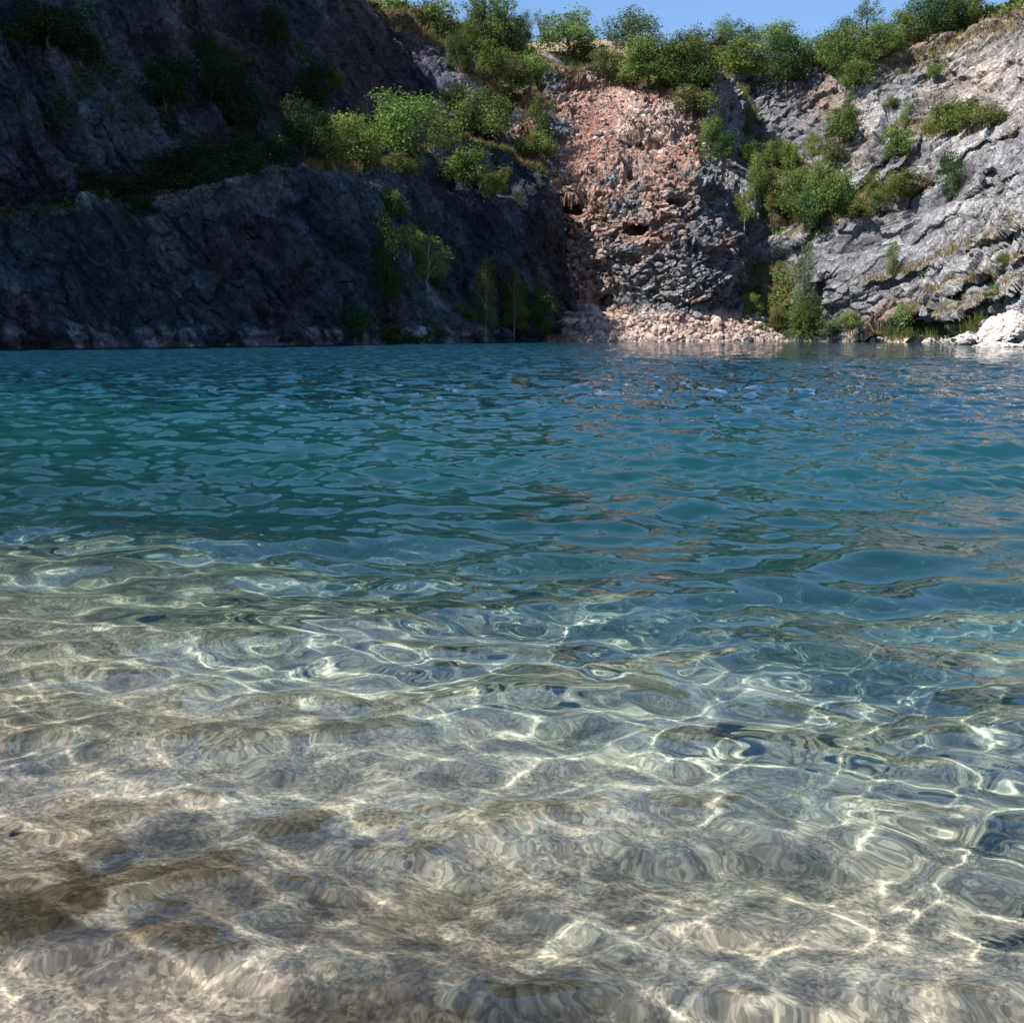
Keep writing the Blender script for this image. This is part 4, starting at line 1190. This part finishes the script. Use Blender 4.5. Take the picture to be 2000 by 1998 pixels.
GRASS = leaf_material("dry_grass", (0.17, 0.135, 0.055), (0.33, 0.27, 0.12))
REED = leaf_material("green_reeds", (0.09, 0.12, 0.045), (0.19, 0.22, 0.09))
def blades(pts, r, h, w, per, lean=0.35):
    n = len(pts) * per
    b = np.repeat(pts, per, 0) + r.normal(0, 0.25, (n, 3)) * np.array([1, 1, 0.1])
    d = r.normal(0, lean, (n, 3)); d[:, 2] = 1
    hh = h * r.uniform(0.5, 1.2, n)[:, None]
    a = r.normal(size=(n, 3)); a[:, 2] = 0; a /= np.linalg.norm(a, axis=1, keepdims=True)
    V = np.stack([b - a * w, b + a * w, b + d * hh + a * w * 0.2, b + d * hh - a * w * 0.2], 1).reshape(-1, 3)
    sh = np.clip(0.5 + 0.25 * r.normal(size=n), 0, 1)
    return V, np.arange(n * 4).reshape(n, 4), np.repeat(np.stack([sh, sh, sh], -1), 4, 0)
def build_grass():
    r = np.random.RandomState(88)
    out = []
    def wG(px, py, P):
        n = fbm(P * 0.35, 3, 211)
        g = np.clip(veg_G(px, py), 0, 1) * sstep(-0.2, 0.2, n)
        for pts, amp, w in G_LEDGES[:4]:
            s, m = line_side(px, py, pts)
            g = g + 0.8 * m * np.exp(-np.abs(s - 6) / 5)
        s, m = line_side(px, py, [(1690, 128), (1780, 108), (1860, 78), (1960, 44), (2060, -10)])
        return g + m * np.exp(-np.abs(s + 8) / 10)
    def wB(px, py, P):
        s, m = line_side(px, py, [(680, -15), (720, 8), (780, 40), (830, 78), (870, 104), (905, 136), (960, 168), (1010, 182), (1060, 190)])
        return m * np.exp(-np.abs(s + 4) / 7)
    def wM(px, py, P):
        top = np.interp(px, [a[0] for a in M_TOP], [a[1] for a in M_TOP])
        return np.exp(-((py - top) / 7.0) ** 2) * (1 - blob(px, py, 1003, 243, 30, 40)) + 0.25 * blob(px, py, 1110, 145, 50, 16)
    def wA(px, py, P):
        top = np.interp(px, [a[0] for a in LIP], [a[1] for a in LIP])
        return np.exp(-((py - top) / 6.0) ** 2) * (px > 600) * (px < 1060)
    def wC(px, py, P):
        return sstep(-0.1, 0.3, fbm(P * 0.12 + 9, 3, 215)) * (py < 190) * (1 - blob(px, py, 1075, 116, 42, 14, 32, 0.3))
    for layer, w, n in (('G', wG, 3200), ('B', wB, 900), ('M', wM, 700), ('A', wA, 700), ('C', wC, 4200)):
        pts, nr = scatter_points(LETTER[layer], w, n, 400 + n)
        out.append(blades(pts, r, 0.75, 0.05, 7))
    V, Fq, C = [], [], []
    off = 0
    for v, f, c in out:
        V.append(v); Fq.append(f + off); C.append(c); off += len(v)
    link("dry_grass", mesh_from("dry_grass", np.concatenate(V), np.concatenate(Fq), False, {'leaf': np.concatenate(C)}, GRASS), kind='stuff',
         label="dry straw-coloured grass along the ledges and quarry brinks", category="grass")
    r = np.random.RandomState(89)
    n = 700
    px = np.concatenate([r.uniform(1755, 1850, n), r.uniform(1850, 1925, n), r.uniform(1690, 1760, n // 3)])
    py = np.concatenate([r.uniform(640, 660, n), r.uniform(628, 656, n), r.uniform(655, 664, n // 3)])
    pts = np.array([surface_point(LETTER['G'], a, b)[0] for a, b in zip(px, py)])
    v, f, c = blades(pts, r, 1.25, 0.05, 5, 0.25)
    link("reeds", mesh_from("reeds", v, f, False, {'leaf': c}, REED), kind='stuff', label="green reeds along the shore under the tilted ledges", category="reeds")
build_grass()

# ------------------------------------------------------------------ boulders, scree and stones
def ico(sub):
    import bmesh
    bm = bmesh.new(); bmesh.ops.create_icosphere(bm, subdivisions=sub, radius=1.0)
    V = np.array([v.co[:] for v in bm.verts]); Fq = np.array([[v.index for v in f.verts] for f in bm.faces]); bm.free()
    return V, Fq
ICO2, ICO3, ICO4 = ico(2), ico(3), ico(5)
def rock_shape(seed, base, cuts=14, squash=(1, 0.8, 0.65), rough_amp=0.04, lo=0.55):
    r = np.random.RandomState(seed)
    V = base[0].copy()
    for k in range(cuts):
        n = r.normal(size=3); n /= np.linalg.norm(n)
        d = r.uniform(lo, 0.9)
        V -= np.maximum(0, V @ n - d)[:, None] * n
    V *= np.array(squash) * r.uniform(0.85, 1.15, 3)
    V += rough_amp * V * fbm(V * 3 + seed, 3, seed)[:, None]
    return V
def stone_material(name, c, var=0.35, scale=3.0):
    m, nt, out = new_mat(name)
    oi = nd(nt, 'ObjectInfo'); tc = nd(nt, 'TexCoord')
    n = nd(nt, 'TexNoise', {'Vector': tc.outputs['Object'], 'Scale': scale, 'Detail': 6.0, 'Roughness': 0.7})
    r1 = ramp(nt, n.outputs[0], [(0.3, 0.62), (0.7, 1.35)])
    x = nt.nodes.new('ShaderNodeMix'); x.data_type = 'RGBA'; x.blend_type = 'MULTIPLY'; x.inputs[0].default_value = 1
    x.inputs[6].default_value = (*c, 1); nt.links.new(r1, x.inputs[7])
    mr = nd(nt, 'MapRange', {0: oi.outputs['Random'], 3: 1 - var, 4: 1 + var})
    hsv = nd(nt, 'HueSaturation', {'Color': x.outputs[2]})
    nt.links.new(mr.outputs[0], hsv.inputs['Value'])
    b = nd(nt, 'Bump', {'Height': n.outputs[0], 'Strength': 0.7, 'Distance': 0.1})
    d = nd(nt, 'BsdfDiffuse', {'Color': hsv.outputs[0], 'Normal': b.outputs[0], 'Roughness': 0.5})
    nt.links.new(d.outputs[0], out.inputs[0])
    return m
ST_PINK = stone_material("pink_limestone", (0.48, 0.36, 0.30)); ST_WHITE = stone_material("white_limestone", (0.50, 0.465, 0.43), 0.12); ST_BED = stone_material("wet_stone", (0.27, 0.215, 0.16), 0.3, 7.0)
ROCKS = [mesh_from("boulder", rock_shape(500 + k, ICO2, 12), ICO2[1], False, None, ST_PINK) for k in range(7)]

def build_scree():
    r = np.random.RandomState(99)
    LM = LAYERS['rockslide_slope']
    # small broken stone: too many to count
    def w(px, py, P):
        n = fbm(P * 0.3, 3, 221)
        k = 1.3 * sstep(600, 622, py + 10 * n) * (0.25 + sstep(-0.25, 0.2, fbm(P * 0.6, 2, 223))) * (px > 1100) * (px < 1500) * (P[..., 2] > -0.3)
        k = k + 0.55 * blob(px, py, 1265, 250, 100, 75, 20) * sstep(-0.3, 0.2, n) + 0.35 * blob(px, py, 1130, 300, 90, 60, -20) * sstep(-0.2, 0.3, n) + 0.25 * blob(px, py, 1140, 470, 60, 70) + 0.03 * (px > 1080) * (px < 1400)
        return k
    pts, nr = scatter_points('rockslide_slope', w, 4800, 600)
    base = [rock_shape(700 + k, ico(1), 8) for k in range(12)]
    fI = ico(1)[1]
    V, Fq, C = [], [], []
    for i, p in enumerate(pts):
        s = 0.13 * math.exp(r.normal(0.15, 0.72))
        a, b, c = r.uniform(0, 6.28, 3)
        ca, sa, cb, sb = math.cos(a), math.sin(a), math.cos(b), math.sin(b)
        R = np.array([[ca, -sa, 0], [sa, ca, 0], [0, 0, 1]]) @ np.array([[1, 0, 0], [0, cb, -sb], [0, sb, cb]])
        V.append((base[i % 12] * s) @ R.T + p); Fq.append(fI + i * len(base[0]))
        tone = PALE_PINK if r.rand() < (0.6 if p[2] < 5 else 0.4) else (PINK if r.rand() < 0.75 else GREY_M)
        C.append(np.repeat((tone * r.uniform(0.75, 1.2))[None], len(base[0]), 0))
    link("rubble", mesh_from("rubble", np.concatenate(V), np.concatenate(Fq), False, {'tint': np.concatenate(C)}, MAT_ROCK), kind='stuff',
         label="pale pink broken stone strewn over the rockslide and along its foot", category="rubble")
    # the larger blocks
    def wb(px, py, P):
        return 1.6 * sstep(606, 626, py) * (px > 1125) * (px < 1490) * (P[..., 2] > 0.0)
    def ws(px, py, P):
        return blob(px, py, 1265, 250, 100, 75, 20) + 0.5 * blob(px, py, 1130, 310, 90, 60, -20) + 0.35 * blob(px, py, 1150, 450, 60, 60)
    for wt, n, lab, grp, s0 in ((wb, 110, "angular pale pink boulder lying on the scree at the water's edge", "boulders on the scree", 0.40),
                                (ws, 36, "angular pale block lodged on the rockslide above the scree", "blocks lodged on the rockslide", 0.30)):
        pts, nr = scatter_points('rockslide_slope', wt, n, 610 + n + int(s0 * 100))
        for p in pts:
            o = link("boulder", ROCKS[r.randint(7)], label=lab, category="boulder", group=grp, loc=p)
            s = s0 * math.exp(r.normal(0, 0.55))
            o.scale = (s, s, s); o.rotation_euler = tuple(r.uniform(0, 6.28, 3))
build_scree()

def shore_boulder(px, py, D, size, seed, label, rot=0.0, name="boulder", cuts=16, tilt=0.0, lo=0.55):
    p = point(px, py, float(D))
    V = rock_shape(seed, ICO4, cuts, (1, 1, 1), 0.02, lo)
    q = V / np.abs(V).max(0) * np.array(size)
    if tilt:
        c, s = math.cos(tilt), math.sin(tilt)
        q = np.stack([q[:, 0] * c + q[:, 2] * s, q[:, 1], -q[:, 0] * s + q[:, 2] * c], -1)
    b1 = blocks(q / 0.9, seed, 0.6)[0]; b2 = blocks(q / 0.35 + 7, seed + 1, 0.6)[0]
    nrm = q / np.maximum(np.linalg.norm(q, axis=1, keepdims=True), 1e-6)
    q = q + nrm * (0.34 * b1 + 0.16 * b2)[:, None]
    me = mesh_from("boulder", q, ICO4[1], False, None, ST_WHITE)
    o = link(name, me, label=label, category="boulder", loc=p)
    o.rotation_euler = (0, 0, rot)
    return o
shore_boulder(1960, 648, 112, (2.7, 2.3, 1.75), 901, "largest white boulder rising from the water at the right shore", 0.3, tilt=-0.55, cuts=9, lo=0.62)
shore_boulder(1890, 664, 119, (1.7, 1.5, 0.75), 902, "low white boulder left of the largest one at the shore", 0.2, tilt=-0.25)
shore_boulder(1945, 677, 103, (2.6, 1.4, 0.35), 903, "flat white rock shelf in the water below the largest boulder", 0.1)
for k, (px, py, D, s) in enumerate([(1722, 663, 157, 0.55), (1738, 661, 157, 0.8), (1752, 664, 156, 0.5), (1784, 664, 152, 0.6), (1800, 661, 152, 0.95), (1826, 662, 149, 0.75), (1838, 657, 150, 0.9), (1852, 664, 146, 0.55), (1706, 665, 158, 0.4)]):
    o = shore_boulder(px, py, D, (s * 1.3, s, s * 0.7), 920 + k, "small white rock at the waterline below the reeds", 0.7 * k)
    o['group'] = "white rocks along the right shore"
